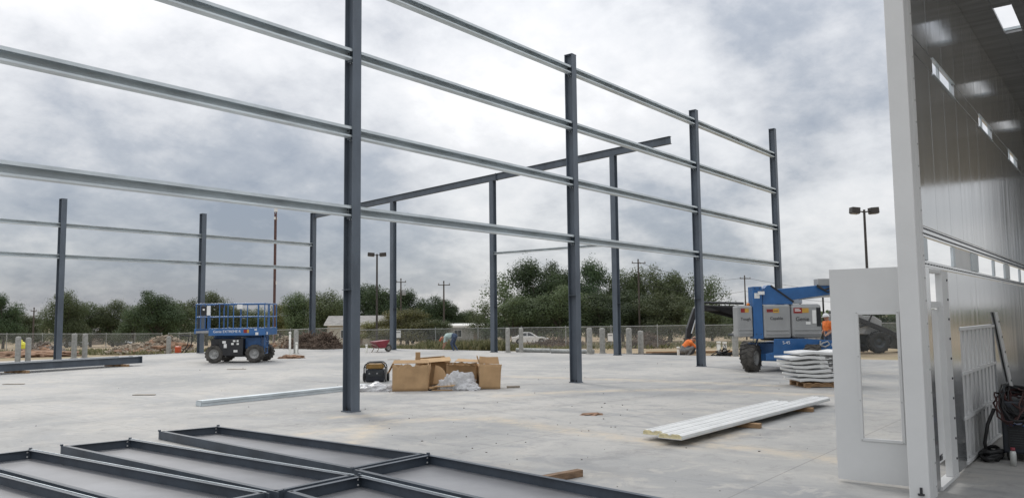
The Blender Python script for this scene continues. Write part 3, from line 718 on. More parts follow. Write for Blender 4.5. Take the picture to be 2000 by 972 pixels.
# ------------------------------------------------------------------ cardboard boxes, film, generator
BO = gnd(766, 764); BO.z = 0
def bloc(x, y, z=0): return BO + Matrix.Rotation(IMG, 4, 'Z') @ Vector((x, y, z))
def carton(x, y, w_, d_, h_, rz, label, flaps=(), tears=0, z=0., tilt=(0., 0.)):
    t = thing('cardboard_box', label, 'box', bloc(x, y, z), IMG+rz, 'opened cardboard boxes'); th = .008; t.rotation_euler = (tilt[0], tilt[1], IMG+rz)
    def wall(p0, p1):
        rnd = random.Random(int(x*100+w_*10)+len(t.children)); nx, nz = 12, 8; p0 = Vector(p0); p1 = Vector(p1); dv = p1-p0; nr = Vector((-dv.y, dv.x, 0)).normalized()
        tp = [h_-(tears*rnd.random() if 0 < i < nx else tears*.3) for i in range(nx+1)]; sd_ = rnd.uniform(0, 50); vs = []; fs = []
        for off in (0, th):
            for j in range(nz+1):
                for i in range(nx+1):
                    a_, b_ = i/nx, j/nz; e_ = math.sin(math.pi*a_)*(.35+.65*b_)
                    vs.append(p0+dv*a_+Vector((0,0,.002+tp[i]*b_))+nr*(off+e_*(  .085*noise.noise(Vector((a_*2.4+sd_, b_*2.2, 0)))-.012)+.014*e_*noise.noise(Vector((a_*9+sd_, b_*8, 3)))))
        w2 = nx+1; q = w2*(nz+1)
        for j in range(nz):
            for i in range(nx): k = j*w2+i; fs += [(k,k+1,k+w2+1,k+w2), (q+k,q+k+w2,q+k+w2+1,q+k+1)]
        for i in range(nx): fs += [(i,q+i,q+i+1,i+1), (nz*w2+i,nz*w2+i+1,q+nz*w2+i+1,q+nz*w2+i)]
        for j in range(nz): fs += [(j*w2,(j+1)*w2,q+(j+1)*w2,q+j*w2), (j*w2+nx,q+j*w2+nx,q+(j+1)*w2+nx,(j+1)*w2+nx)]
        MB().add(vs, fs, True).build('side', CARD, t)
    wall((0,0,0), (w_,0,0)); wall((w_-.001,th+.001,0), (w_-.001,d_,0)); wall((w_-th*1.2,d_,0), (th,d_,0)); wall((0+th*0,d_,0), (0,th+.001,0))
    MB().bx(th, w_-th*1.2, th*1.2, d_-.001, .002, .010).build('bottom', CARD_IN, t)
    for side, ln, ang in flaps:
        if side == 'f': m = Matrix.Translation((w_/2, -.001, h_+.002)) @ Matrix.Rotation(ang, 4, 'X'); sz = w_
        if side == 'b': m = Matrix.Translation((w_/2, d_, h_+.002)) @ Matrix.Rotation(math.pi, 4, 'Z') @ Matrix.Rotation(ang, 4, 'X'); sz = w_
        if side == 'r': m = Matrix.Translation((w_, d_/2, h_+.002)) @ Matrix.Rotation(math.pi/2, 4, 'Z') @ Matrix.Rotation(ang, 4, 'X'); sz = d_
        if side == 'l': m = Matrix.Translation((0, d_/2, h_+.002)) @ Matrix.Rotation(-math.pi/2, 4, 'Z') @ Matrix.Rotation(ang, 4, 'X'); sz = d_
        MB().prism([(-sz/2, 0), (sz/2, 0), (sz/2-.02, -ln), (.1*sz, -ln*.93), (-sz/2+.03, -ln)], -.004, .004, 'z', m).build('flap', CARD_IN if ang > 0 else CARD, t)
    return t
carton(0, 0, .86, .55, .66, .06, 'front cardboard box with torn top edge, nearest the generator', (('b', .24, R(-18)), ('l', .26, R(62)), ('f', .16, R(-150))), .10, .0, (-.05, .0))
carton(.58, .95, .78, .62, .68, .30, 'middle cardboard box behind the torn front one', (('f', .26, R(20)), ('b', .2, R(35))), .06, .03, (0., -.05))
carton(1.22, .72, .78, .75, .60, -.20, 'cardboard box behind the crumpled film, flaps folded in', (('b', .3, R(-10)), ('f', .25, R(-8))), .06, .02, (.0, .04))
carton(2.07, .28, .52, .55, .60, .10, 'rightmost cardboard box with clean square front', (('b', .2, R(-60)), ('l', .2, R(-70))), .02, .02, (-.04, .05))
def sheet_card(x, y, z, w_, d_, rx, ry, rz, label, m=CARD, th=.012):
    t = thing('cardboard_sheet', label, 'cardboard', bloc(x, y, z), 0); t.rotation_euler = (rx, ry, IMG+rz)
    n = 10; poly = [(0,0),(w_,0)]+[(w_*(1-i/n), d_*(1-.06*random.random()*(0 < i < n))) for i in range(n+1)]
    MB().prism(poly, -th/2, th/2, 'z').build('sheet', m, t)
    MB().prism([(p[0]*.96+.012, p[1]*.94+.012) for p in poly], th/2+.001, th/2+.006, 'z').build('liner', CARD_IN, t)
    return t
sheet_card(.90, .02, .055, .62, .45, .02, .0, .35, 'flattened cardboard on the floor right of the front box')
sheet_card(.98, .05, .09, .50, .40, .05, -.05, -.15, 'crumpled flat cardboard lying on another before the middle box', CARD_IN)
sheet_card(.95, -.03, .016, .50, .40, .0, .0, .1, 'lowest flattened cardboard piece between the boxes')
fq = thing('torn_flap', 'rounded torn cardboard flap leaning between front and middle boxes', 'cardboard', bloc(.95, .30, .14), IMG-.5)
MB().prism([(0,0),(.38,.05)]+[(.42*math.cos(a)*.95, .46*math.sin(a)) for a in [R(12+i*12) for i in range(7)]]+[(0,.47)], -.006, .006, 'y', Matrix.Rotation(R(-14), 4, 'X')).build('flap', CARD, fq)
ck = thing('cardboard_tube', 'narrow upright cardboard piece sticking up behind the front box', 'cardboard', bloc(.49, .62, 0), IMG+.2)
MB().bx(0, .115, 0, .09, .55, .90).bx(.02, .10, .02, .07, .001, .55).build('sleeve', CARD, ck)
def crumple(name, x, y, sx, sy, sz, label, seed, m=PLASTIC, base=None, z=0.):
    t = thing(name, label, 'plastic film', base if base else bloc(x, y, z), IMG)
    bm = bmesh.new(); bmesh.ops.create_icosphere(bm, subdivisions=4, radius=1)
    for v in bm.verts:
        p = v.co.copy(); q = p*2.2+Vector((seed*3.1, seed, 0))
        k = 1+.34*noise.noise(q)+.22*abs(noise.noise(q*2.3))+.14*abs(noise.noise(q*5))
        v.co = Vector((p.x*sx*k, p.y*sy*k, max(0, p.z+.12)*sz*k+.002))
    me = bpy.data.meshes.new('film'); bm.to_mesh(me); bm.free(); me.materials.append(m)
    o = bpy.data.objects.new('film', me); col.objects.link(o); o.parent = t
    for (a, b, c) in ((-.6, -.5, .5), (.5, -.6, .4), (.0, -.7, .7)):      # folded tails
        MB().path([(a*sx, b*sy, c*sz), (a*sx*1.3, b*sy*1.3, c*sz*.5), (a*sx*1.7, b*sy*1.45, .02)], .02, 5).build('tail', m, t)
    return t
crumple('plastic_wrap', 1.60, .36, .38, .2, .34, 'crumpled clear film draped against the right cardboard boxes', 1, z=.0)
crumple('plastic_wrap', 1.28, .22, .20, .16, .28, 'small wad of clear film left of the larger draped one', 2)
crumple('plastic_wrap', 1.82, .12, .26, .14, .12, 'flat clear film on the floor before the right box', 3)
crumple('plastic_wrap', -.42, .22, .42, .22, .15, 'white plastic sheeting on the floor beside the generator', 4)
crumple('plastic_wrap', -.95, .35, .30, .18, .10, 'thin plastic scrap on the floor behind the nearest column', 6)
pk = thing('scrap_plank', 'short wood plank on the floor right of the boxes', 'plank', bloc(2.75, .55), IMG+.1)
MB().bx(0, .32, 0, .09, .001, .05).build('timber', WOOD_GREY, pk, .003)

G0 = gnd(732, 746); g = thing('portable_generator', 'black and yellow portable generator in a tube frame beside the boxes', 'generator', (G0.x, G0.y, 0), IMG+.08)
fr = MB()
for yy in (-.02, .50):
    fr.path([(-.29,yy,.03),(-.29,yy,.40),(-.26,yy,.48),(-.18,yy,.535),(.18,yy,.535),(.26,yy,.48),(.29,yy,.40),(.29,yy,.03)], .017, 8)
for xx in (-.29, .29):
    for zz in (.03, .40): fr.tube((xx,-.02,zz), (xx,.50,zz), .015, n=8)
fr.tube((-.2,-.02,.535), (-.2,.5,.535), .014, n=8).tube((.2,-.02,.535), (.2,.5,.535), .014, n=8)
fr.build('tube_frame', BLACK, g)
MB().bx(-.24, .24, .04, .46, .36, .505).build('fuel_tank', GENY, g, .035)
MB().lathe([(0,0),(.035,0),(.035,.022),(0,.026)], (0,.25,.504), (0,0,1), 12).build('fuel_cap', BLACK, g)
text_mesh('lettering', 'POWER', .09, TXT_K, g, (0, .038, .435), (math.pi/2, 0, 0)) if False else None
MB().bx(-.25, .25, .03, .44, .02, .34).build('engine', WELDB, g, .02)
MB().bx(-.22, .22, .012, .029, .16, .33).build('control_panel', DKSTEEL, g, .004)
for i, xx in enumerate((-.15, -.05, .06, .15)): MB().tube((xx,.012,.24), (xx,-.002,.24), .022, n=10).build('outlet', GREYC if i in (0, 2) else BLACK, g)
for xx in (-.33, .33): MB().lathe([(.03,-.035),(.1,-.035),(.12,-.02),(.12,.02),(.1,.035),(.03,.035)], (xx,.42,.12), (1,0,0), 16).build('wheel', RUBBER, g)

# ------------------------------------------------------------------ wheels
def wheel(parent, c, r, w_, axis=(0,1,0), lugs=18, rimm=RIM, tm=RUBBER_DUST, hub=.52):
    hw = w_/2; c = Vector(c); ax = Vector(axis).normalized()
    t = MB().lathe([(r*hub,-hw*.8),(r*.8,-hw),(r*.94,-hw*.9),(r*.965,-hw*.5),(r*.97,0),(r*.965,hw*.5),(r*.94,hw*.9),(r*.8,hw),(r*hub,hw*.8)], c, ax, 28)
    a = ax.orthogonal().normalized(); b = ax.cross(a)
    for i in range(lugs):
        for s_ in (-1, 1):
            th = 2*math.pi*(i+(.5 if s_ > 0 else 0))/lugs; rad = a*math.cos(th)+b*math.sin(th); tan = ax.cross(rad)
            sk = (ax*s_+tan*.5).normalized()
            m = Matrix.Translation(c+rad*r*.965+ax*s_*hw*.5+tan*r*.04) @ Matrix((sk, rad.cross(sk).normalized(), rad)).transposed().to_4x4()
            t.box((0,0,0), (hw*1.02, r*.13, r*.07), m)
    o = t.build('tyre', tm, parent)
    MB().lathe([(0,-hw*.35),(r*.16,-hw*.42),(r*.2,-hw*.3),(r*.38,-hw*.25),(r*.5,-hw*.7),(r*(hub+.03),-hw*.86),(r*(hub+.03),hw*.86),(r*.5,hw*.7),(r*.38,hw*.25),(r*.2,hw*.3),(r*.16,hw*.42),(0,hw*.35)], c, ax, 22).build('rim', rimm, o)
    nuts = MB()
    for i in range(8):
        th = 2*math.pi*i/8; rad = a*math.cos(th)+b*math.sin(th)
        nuts.tube(c+rad*r*.29-ax*hw*.36, c+rad*r*.29+ax*hw*.36, r*.025, n=6)
    nuts.build('wheel_nuts', DKSTEEL, o)
    return o

# ------------------------------------------------------------------ scissor lift
Pw = gnd(457, 708.5)
s = thing('scissor_lift', 'blue rough terrain scissor lift with its railed platform lowered', 'scissor lift', (Pw.x, Pw.y, 0), IMG+R(1))
# local: x along the machine (to the right), y away; near wheels at y=0
for (x, y) in ((-.82, .1), (.82, .1), (-.82, 1.55), (.82, 1.55)): wheel(s, (x, y, .37), .37, .30, lugs=16)
MB().prism([(-1.0,.42),(-.55,.42),(-.40,.24),(.42,.24),(.55,.42),(1.05,.42),(1.05,.62),(-1.0,.62)], .28, 1.40, 'y').build('chassis', BLACK, s, .01)
MB().bx(-.62, .36, -.02, .30, .30, .98).build('engine_box', BLACK, s, .02)
MB().bx(-.98, -.60, .06, .45, .72, .98).build('tank_box', BLACK, s, .02)
MB().bx(-.62, .36, 1.38, 1.68, .30, .95).build('battery_box', BLACK, s, .02)
for (x, z, w_, h_) in ((-.48, .80, .14, .10), (-.42, .62, .12, .16), (-.05, .86, .10, .07), (.10, .86, .08, .07), (-.02, .44, .16, .09), (-.12, .74, .1, .08), (.10, .74, .09, .07)):
    MB().bx(x, x+w_, -.026, -.021, z, z+h_).build('sticker', STK_W, s)
MB().bx(.38, .98, .22, 1.45, .58, 1.02).build('blue_cover', BLUE_D, s, .01)
lad = MB()
for yy in (.34, .74): lad.bx(1.10, 1.14, yy, yy+.04, .34, 1.12)
for zz in (.36, .60, .84, 1.04): lad.bx(1.08, 1.17, .38, .74, zz, zz+.03)
lad.build('ladder', BLUE, s, .004)
sc = MB()
for k_ in range(4):
    z0 = .66+k_*.125
    for yy in (.34, 1.36):
        sc.beam((-.95, yy, z0), (1.0, yy, z0+.08), .05, .07); sc.beam((-.95, yy+.06, z0+.08), (1.0, yy+.06, z0), .05, .07)
sc.build('scissor_arms', BLUE_D, s, .003)
MB().bx(-1.05, 1.22, .0, 1.72, 1.19, 1.27).build('platform_deck', DKSTEEL, s)
sk = MB().bx(-1.05, 1.25, -.03, .0, 1.12, 1.42).bx(-1.05, 1.25, 1.72, 1.75, 1.12, 1.42).bx(1.22, 1.25, .002, 1.718, 1.12, 1.42).build('platform_skirt', BLUE, s, .004)
MB().bx(-1.62, -1.052, .06, 1.66, 1.27, 1.31).build('extension_deck', DKSTEEL, s)
MB().bx(-1.58, -1.055, .0, .04, 1.23, 1.31).build('extension_skirt', GREYC, s); MB().bx(-1.64, -1.585, .0, 1.70, 1.20, 1.40).build('extension_bumper', BLUE, s, .004)
def rail(x0, x1, y, posts, parent, name='guard_rail'):
    mb = MB()
    for z in (1.88, 2.41): mb.tube((x0, y, z), (x1, y, z), .024, n=8)
    for p in posts: mb.tube((p, y, 1.40), (p, y, 2.41), .021, n=8)
    return mb.build(name, BLUE, parent)
rail(-1.05, 1.22, -.01, (-1.05, -.62, -.05, .52, .95, 1.22), s); rail(-1.05, 1.22, 1.73, (-1.05, -.3, .45, 1.22), s)
rail(-1.60, -.30, .06, (-1.60, -1.12, -.30), s, 'extension_rail'); rail(-1.60, -.30, 1.66, (-1.60, -1.0, -.30), s, 'extension_rail')
e1 = MB()
for z in (1.88, 2.41): e1.tube((1.23, 0, z), (1.23, 1.73, z), .024, n=8)
for y in (.45, .62, 1.2): e1.tube((1.23, y, 1.40), (1.23, y, 2.41), .022, n=8)
e1.build('entry_gate', BLUE, s)
e2 = MB()
for z in (1.88, 2.41): e2.tube((-1.61, .06, z), (-1.61, 1.66, z), .024, n=8)
for y in (.6, 1.1): e2.tube((-1.61, y, 1.36), (-1.61, y, 2.41), .021, n=8)
e2.build('front_rail', BLUE, s)
MB().bx(-1.38, -1.12, -.03, .04, 1.95, 2.32).build('control_box', BLACK, s, .01); MB().bx(-1.13, -.98, -.045, -.035, 1.95, 2.34).build('manual_box', STK_W, s)
MB().bx(-1.30, -1.22, -.036, -.031, 2.15, 2.22).build('sticker', STK_W, s)
MB().bx(-.78, -.45, -.02, .04, 2.25, 2.38).build('platform_control', BLACK, s, .01)
text_mesh('lettering', 'Genie EXTREME R', .145, TXT_W, s, (-.30, -.033, 1.28), (math.pi/2, 0, 0))
MB().bx(.38, .52, -.036, -.031, 1.22, 1.36).build('rental_sticker', STK_R, s); MB().bx(.521, .60, -.036, -.031, 1.22, 1.36).build('rental_sticker', STK_Y, s)
MB().bx(.86, .98, -.036, -.031, 1.13, 1.24).build('sticker', STK_W, s); MB().bx(.82, .92, -.036, -.031, 1.32, 1.37).build('sticker', STK_W, s)
MB().bx(.10, .32, -.04, -.03, 2.20, 2.38).build('sticker', STK_W, s); MB().bx(1.251, 1.256, .2, .32, 1.14, 1.25).build('sticker', STK_W, s)

# ------------------------------------------------------------------ boom lift
Bw = gnd(1474, 727)
b = thing('boom_lift', 'blue and grey articulated boom lift parked behind the white panels', 'boom lift', (Bw.x, Bw.y, 0), IMG)
# local: x right, y away from the camera, near left wheel round (0,.2)
wheel(b, (.02, .30, .42), .42, .36, (math.cos(R(-38)), math.sin(R(-38)), 0), lugs=16, hub=.5)
CH = Matrix.Translation((1.15, 1.25, 0)) @ Matrix.Rotation(R(-38), 4, 'Z')     # chassis frame: x across the axle, y along travel
def chp(x, y, z): return CH @ Vector((x, y, z))
for p in ((1.4, -1.05), (-1.45, 1.2), (.95, 1.2)):
    q = chp(p[0], p[1], .42); wheel(b, q, .42, .36, (math.cos(R(-38)), math.sin(R(-38)), 0), lugs=16, hub=.5)
MB().bx(-.55, .62, -1.1, 1.2, .42, .86, CH).build('chassis', BLUE_D, b, .01)
MB().bx(-.62, 1.2, -1.14, -.96, .32, .54, CH).build('front_axle', BLUE, b, .01); MB().bx(-1.2, 1.0, 1.1, 1.3, .32, .54, CH).build('rear_axle', BLUE, b, .01)
MB().prism([(.35,.36),(.95,.36),(1.10,.46),(2.6,.46),(2.6,.92),(1.45,1.0),(.62,1.0),(.58,.60),(.35,.56)], -.02, .02, 'y').build('side_plate', BLUE, b, .006)
text_mesh('lettering', 'S-45', .13, TXT_W, b, (.98, -.024, .88), (math.pi/2, 0, 0))
text_mesh('lettering', '8', .13, TXT_W, b, (2.36, -.024, .80), (math.pi/2, 0, 0))
MB().tube((.10, .1, .80), (.22, .3, 1.04), .03, n=8).build('steer_cylinder', CHROME, b)
MB().lathe([(0,0),(.55,0),(.58,.04),(.55,.14),(0,.14)], (1.1, .95, .93), (0,0,1), 28).build('slew_ring', DKSTEEL, b)
MB().bx(-.30, 2.10, .25, 1.75, 1.06, 1.13).build('turntable', DKSTEEL, b, .01)
def cover(name, x0, x1, y0, y1, z0, z1, rr=.05, parent=b, mt=GREYC):
    return MB().bx(x0, x1, y0, y1, z0, z1).build(name, mt, parent, rr)
cv = cover('left_cover', -.44, .02, .04, .6, 1.06, 2.00)
for z in (1.16, 1.26): MB().bx(-.42, .0, .020, .039, z, z+.045).build('cover_rib', GREYC, cv, .01)
text_mesh('lettering', 'Tough', .12, TXT_K, cv, (-.20, .034, 1.60), (math.pi/2, 0, 0))
MB().bx(-.34, -.22, .033, .038, 1.80, 1.92).build('rental_sticker', STK_R, cv); MB().bx(-.219, -.10, .033, .038, 1.80, 1.92).build('rental_sticker', STK_Y, cv)
cv = cover('middle_cover', .33, 1.15, .0, .6, 1.02, 2.02)
for z in (1.12, 1.24): MB().bx(.40, 1.09, -.020, -.001, z, z+.05).build('cover_rib', GREYC, cv, .01)
MB().bx(1.28, 1.46, -.0105, -.0075, 1.82, 1.85).bx(1.28, 1.42, -.0105, -.0075, 1.87, 1.89).build('sticker_print', STK_W, b); MB().bx(.64, .77, -.0105, -.0075, 1.83, 1.85).bx(.46, .58, -.0105, -.0075, 1.84, 1.855).build('sticker_print', TXT_K, b)
text_mesh('lettering', 'Capable', .12, TXT_K, cv, (.72, -.006, 1.61), (math.pi/2, 0, 0))
MB().bx(.43, .62, -.007, -.002, 1.80, 1.89).build('rental_sticker', STK_R, cv); MB().bx(.621, .80, -.007, -.002, 1.78, 1.91).build('rental_sticker', STK_Y, cv)
cv = cover('right_cover', 1.17, 2.10, .0, .6, 1.02, 2.03, .09)
for z in (1.12, 1.24): MB().bx(1.24, 2.05, -.020, -.001, z, z+.05).build('cover_rib', GREYC, cv, .01)
MB().bx(1.24, 1.50, -.007, -.002, 1.76, 1.92).build('rental_sticker', STK_R, cv); MB().bx(1.501, 1.70, -.007, -.002, 1.77, 1.91).build('rental_sticker', STK_Y, cv)
text_mesh('lettering', 'Genie', .17, TXT_K, cv, (1.50, -.006, 1.58), (math.pi/2, 0, 0))
MB().bx(1.60, 1.74, -.007, -.002, 1.42, 1.50).build('sticker', STK_W, cv); MB().bx(1.80, 1.92, -.007, -.002, 1.45, 1.85).build('sticker', STK_W, cv)
MB().bx(1.93, 2.06, -.008, -.002, 1.36, 1.92).build('vent', BLACK, cv)
MB().bx(.032, .318, .02, .5, 1.0, 2.58).build('riser_post', BLUE, b, .015)
MB().prism([(.33,2.10),(.40,2.52),(.50,2.62),(.62,2.62),(1.25,2.12),(1.25,2.03),(.33,2.03)], .06, .42, 'y').build('riser_gusset', BLUE, b, .012)
MB().beam((.60, .24, 2.60), (1.28, .24, 2.10), .40, .05).build('gusset_edge', BLACK, b)
MB().prism([(.55,2.48),(2.05,2.60),(3.4,2.84),(3.4,2.48),(2.6,2.34),(1.25,2.16)], .10, .40, 'y').build('main_boom', BLUE, b, .015)
MB().bx(2.05, 2.45, .06, .44, 2.58, 2.80).build('boom_bracket', GREYC, b, .02)
MB().tube((1.5, .25, 2.22), (3.0, .25, 2.36), .06, n=10).build('lift_cylinder', CHROME, b)
MB().path([(2.0,.05,2.6),(2.2,.0,2.45),(2.5,.02,2.55),(2.9,.03,2.75)], .03, 6).path([(2.0,.02,2.55),(2.3,-.02,2.38),(2.6,.0,2.5)], .025, 6).build('hydraulic_hoses', HOSE, b)
MB().lathe([(0,0),(.05,0),(.05,.05),(.03,.08),(0,.085)], (-.06,.2,2.001), (0,0,1), 12).build('beacon', AMBER, b)
MB().lathe([(0,0),(.06,0),(.06,.07),(.03,.10),(0,.105)], (1.05,.4,2.021), (0,0,1), 12).build('beacon', AMBER, b)
MB().bx(1.25, 1.75, .62, .95, 2.05, 2.24).build('engine_stack', STK_W, b, .02)
MB().box((.28, -.02, 2.38), (.20, .004, .10)).box((.16, .016, 2.30), (.16, .004, .16)).build('sticker', STK_W, b)
for (x, z) in ((.10, 1.14), (.24, 1.14), (.5, .5), (1.0, .6), (.10, 2.52), (.25, 2.52)): MB().tube((x, .02 if x < .4 and z > 1 else -.02, z), (x, .005 if x < .4 and z > 1 else -.03, z), .014, n=8).build('bolt', BOLT, b)
MB().path([(2.0,-.05,.92),(1.95,-.1,.80),(2.1,-.12,.74),(2.25,-.1,.82),(2.2,-.08,.90),(2.05,-.1,.86),(1.9,-.12,.76)], .028, 6).build('hose_loop', GREYC, b)

# ------------------------------------------------------------------ backhoe loader behind the boom lift
HB = at(1600, 690, 37); hb = thing('backhoe_loader', 'dark backhoe loader with its digging arm stretched out to the left', 'backhoe', (HB.x, HB.y, -.14), IMG+.03)
wheel(hb, (-.35, .0, .72), .72, .45, lugs=18, tm=RUBBER); wheel(hb, (-.35, 1.7, .72), .72, .45, lugs=18, tm=RUBBER)
wheel(hb, (2.85, .05, .52), .52, .36, lugs=16, tm=RUBBER, rimm=DKSTEEL); wheel(hb, (2.85, 1.65, .52), .52, .36, lugs=16, tm=RUBBER, rimm=DKSTEEL)
MB().bx(-.9, 3.3, .55, 1.15, .50, .85).build('frame', DKSTEEL, hb, .02)
MB().prism([(1.0,.86),(3.2,.86),(3.25,1.5),(2.9,1.72),(1.0,1.85)], .40, 1.30, 'y').build('hood', GREYC, hb, .04)
MB().prism([(1.55,.9),(2.3,.9),(2.65,1.45),(2.1,1.95),(1.5,1.45)], .30, .39, 'y').build('side_shield', GREYC, hb, .02)
MB().prism([(-.8,.86),(1.0,.86),(1.0,1.35),(-.2,1.35),(-.8,1.2)], .2, 1.5, 'y').build('operator_platform', BLACK, hb, .02)
MB().bx(-.1, .35, .6, 1.1, 1.36, 1.55).bx(-.2, -.08, .6, 1.1, 1.4, 2.0).build('seat', BLACK, hb, .03)
for (x, y) in ((-.75,.15), (-.75,1.55), (.95,.15), (.95,1.55)): MB().tube((x, y, 1.2), (x, y, 2.66), .045, n=8).build('canopy_post', BLACK, hb)
MB().bx(-.95, 1.2, .05, 1.65, 2.66, 2.78).build('canopy_roof', STK_W, hb, .04)
la = MB()
for yy in (.15, 1.5): la.beam((1.2, yy, 1.9), (3.5, yy, .95), .12, .22); la.beam((3.5, yy, .95), (4.2, yy, .5), .12, .2); la.tube((1.5, yy, 1.1), (2.6, yy, 1.4), .05, n=8); la.beam((2.15,yy,2.5),(1.75,yy,1.3),.06,.08); la.beam((3.0,yy,2.5),(2.4,yy,1.3),.06,.08)
la.build('loader_arms', BLACK, hb, .01)
MB().prism([(4.1,.15),(4.9,.12),(5.0,.2),(4.4,.35),(4.2,.9),(4.1,.95)], -.1, 1.8, 'y').build('loader_bucket', DKSTEEL, hb, .01)
for (x, y) in ((.9,.3),): MB().bx(x, x+.45, -.05, .28, .9, 1.25).build('step_box', WOOD, hb, .02)
# digging arm to the left
MB().bx(-1.5, -.9, .6, 1.1, .6, 1.3).build('swing_post', BLACK, hb, .02)
MB().prism([(-1.1,1.15),(-1.45,1.1),(-2.2,2.28),(-5.15,2.32),(-5.45,2.18),(-5.45,2.06),(-2.0,2.02)], .75, .97, 'y').build('boom', BLACK, hb, .02)
MB().prism([(-5.0,2.34),(-5.4,2.40),(-5.62,2.2),(-5.98,1.25),(-6.05,.75),(-5.85,.70),(-5.6,1.25),(-5.15,2.08)], .70, 1.02, 'y').build('dipper_stick', BLACK, hb, .02)
MB().prism([(-6.1,.80),(-5.75,.72),(-5.6,.35),(-5.75,.05),(-6.15,.02),(-6.05,.25),(-5.98,.5)], .55, 1.17, 'y').build('digging_bucket', DKSTEEL, hb, .02)
MB().tube((-3.2,.86,2.40),(-5.1,.86,2.46),.06,n=10).build('stick_cylinder', DKSTEEL, hb); MB().tube((-5.5,.64,1.9),(-5.8,.64,1.0),.045,n=8).build('bucket_cylinder', CHROME, hb)
MB().lathe([(0,0),(.06,0),(.06,.08),(.0,.09)], (1.0,.86,2.785), (0,0,1), 12).build('beacon', AMBER, hb)

# ------------------------------------------------------------------ people
def person(label, loc, rz, J, mats, hat=None, hatm=None):
    # J: joints in a local frame (x = the way the person faces); one closed surface from tapered limbs
    t = thing('person', label, 'person', loc, rz)
    mb = MB(); segs = []
    def limb(a, b, r0, r1, key):
        a = Vector(a); b_ = Vector(b); mb.tube(a, b_, r0, r1, 14); mb.ball(a, r0, 12); mb.ball(b_, r1, 12); segs.append((a, b_, key))
    limb(J['pelvis'], J['waist'], .155, .14, 'legs'); limb(J['waist'], J['chest'], .145, .165, 'top'); limb(J['chest'], J['neck'], .15, .075, 'top')
    limb(J['neck'], J['head'], .062, .075, 'skin')
    hd = (Vector(J['head'])-Vector(J['neck'])).normalized(); hc = Vector(J['head'])+hd*.05
    mb.ball(hc, .105, 14, (1, .86, 1.12)); segs.append((hc-hd*.05, hc+hd*.08, 'skin'))
    face = Vector(J['face']).normalized()
    mb.ball(hc+face*.105-Vector((0,0,.015)), .022, 8); mb.ball(hc+face*.06-hd*.07, .05, 8)
    side = hd.cross(face).normalized()
    for s_ in (-1, 1):
        mb.ball(hc+side*s_*.092, .026, 8, (.7, .6, 1.2))
        S = 'l' if s_ > 0 else 'r'
        limb(J['chest'], J['sho_'+S], .12, .075, 'top'); limb(J['sho_'+S], J['elb_'+S], .066, .05, 'top'); limb(J['elb_'+S], J['han_'+S], .046, .033, 'skin')
        limb(J['pelvis'], J['hip_'+S], .13, .105, 'legs'); limb(J['hip_'+S], J['kne_'+S], .10, .07, 'legs'); limb(J['kne_'+S], J['ank_'+S], .066, .045, 'legs')
        ft = Vector(J['ank_'+S]); fd = Vector(J.get('toe', (1,0,0))); limb(ft-Vector((0,0,.035)), ft+fd*.17-Vector((0,0,.05)), .048, .036, 'boot')
        h0 = Vector(J['han_'+S]); e0 = Vector(J['elb_'+S]); d = (h0-e0).normalized(); pw = d.cross(face if abs(d.dot(face)) < .9 else hd).normalized(); pn = d.cross(pw)
        limb(h0, h0+d*.085, .036, .038, 'skin')
        for k in range(4):
            r_ = h0+d*.10+pw*(-.03+.02*k); ln = (.065, .078, .072, .055)[k]; m1 = r_+d*ln*.5; limb(r_, m1, .0105, .0095, 'skin'); limb(m1, m1+(d*.75+pn*.65).normalized()*ln*.55, .0095, .0085, 'skin')
        limb(h0+d*.03+pw*-.035, h0+d*.075+pw*-.065, .012, .010, 'skin')
    me = mb.mesh('body', None); o = bpy.data.objects.new('body', me); col.objects.link(o)
    md = o.modifiers.new('r', 'REMESH'); md.mode = 'VOXEL'; md.voxel_size = .0125
    sm = o.modifiers.new('s', 'SMOOTH'); sm.factor = .5; sm.iterations = 3
    dg = bpy.context.evaluated_depsgraph_get(); m2 = bpy.data.meshes.new_from_object(o.evaluated_get(dg)); o.modifiers.clear(); o.data = m2; bpy.data.meshes.remove(me)
    keys = ['top', 'legs', 'skin', 'boot']; m2.materials.clear()
    for k in keys: m2.materials.append(mats[k])
    for p in m2.polygons:
        c = p.center; best = min(segs, key=lambda q: seg_d(c, q[0], q[1])); p.material_index = keys.index(best[2]); p.use_smooth = True
    o.parent = t; o.name = 'body'
    for s_ in (-1, 1): MB().ball(hc+face*.088+side*s_*.034+hd*.012, .011, 8).build('eye', BOLT, t)
    # hair or hat
    cap = MB(); n = 16; fs = []; vs = []
    for j in range(7):
        th = (math.pi*.52)*j/6
        for i in range(n):
            a = 2*math.pi*i/n; rr = .128 if hat else .116
            v = hd*math.cos(th)*rr*1.05 + (face*math.cos(a)+side*math.sin(a)*.9)*math.sin(th)*rr
            vs.append(hc+hd*.015-face*(.0 if hat else .012)+v)
    for j in range(6): fs += [(j*n+i, (j+1)*n+i, (j+1)*n+(i+1) % n, j*n+(i+1) % n) for i in range(n)]
    cap.add(vs, fs, True)
    if hat:
        br_ = [hc+hd*.012+(face*math.cos(2*math.pi*i/n)*(1.0+.35*max(0, math.cos(2*math.pi*i/n)))+side*math.sin(2*math.pi*i/n)*.95)*.15 for i in range(n)]
        cap.add(vs[-n:]+br_, [(i, (i+1) % n, n+(i+1) % n, n+i) for i in range(n)], True)
    cap.build('hard_hat' if hat else 'hair', hatm if hat else HAIR, t)
    return t
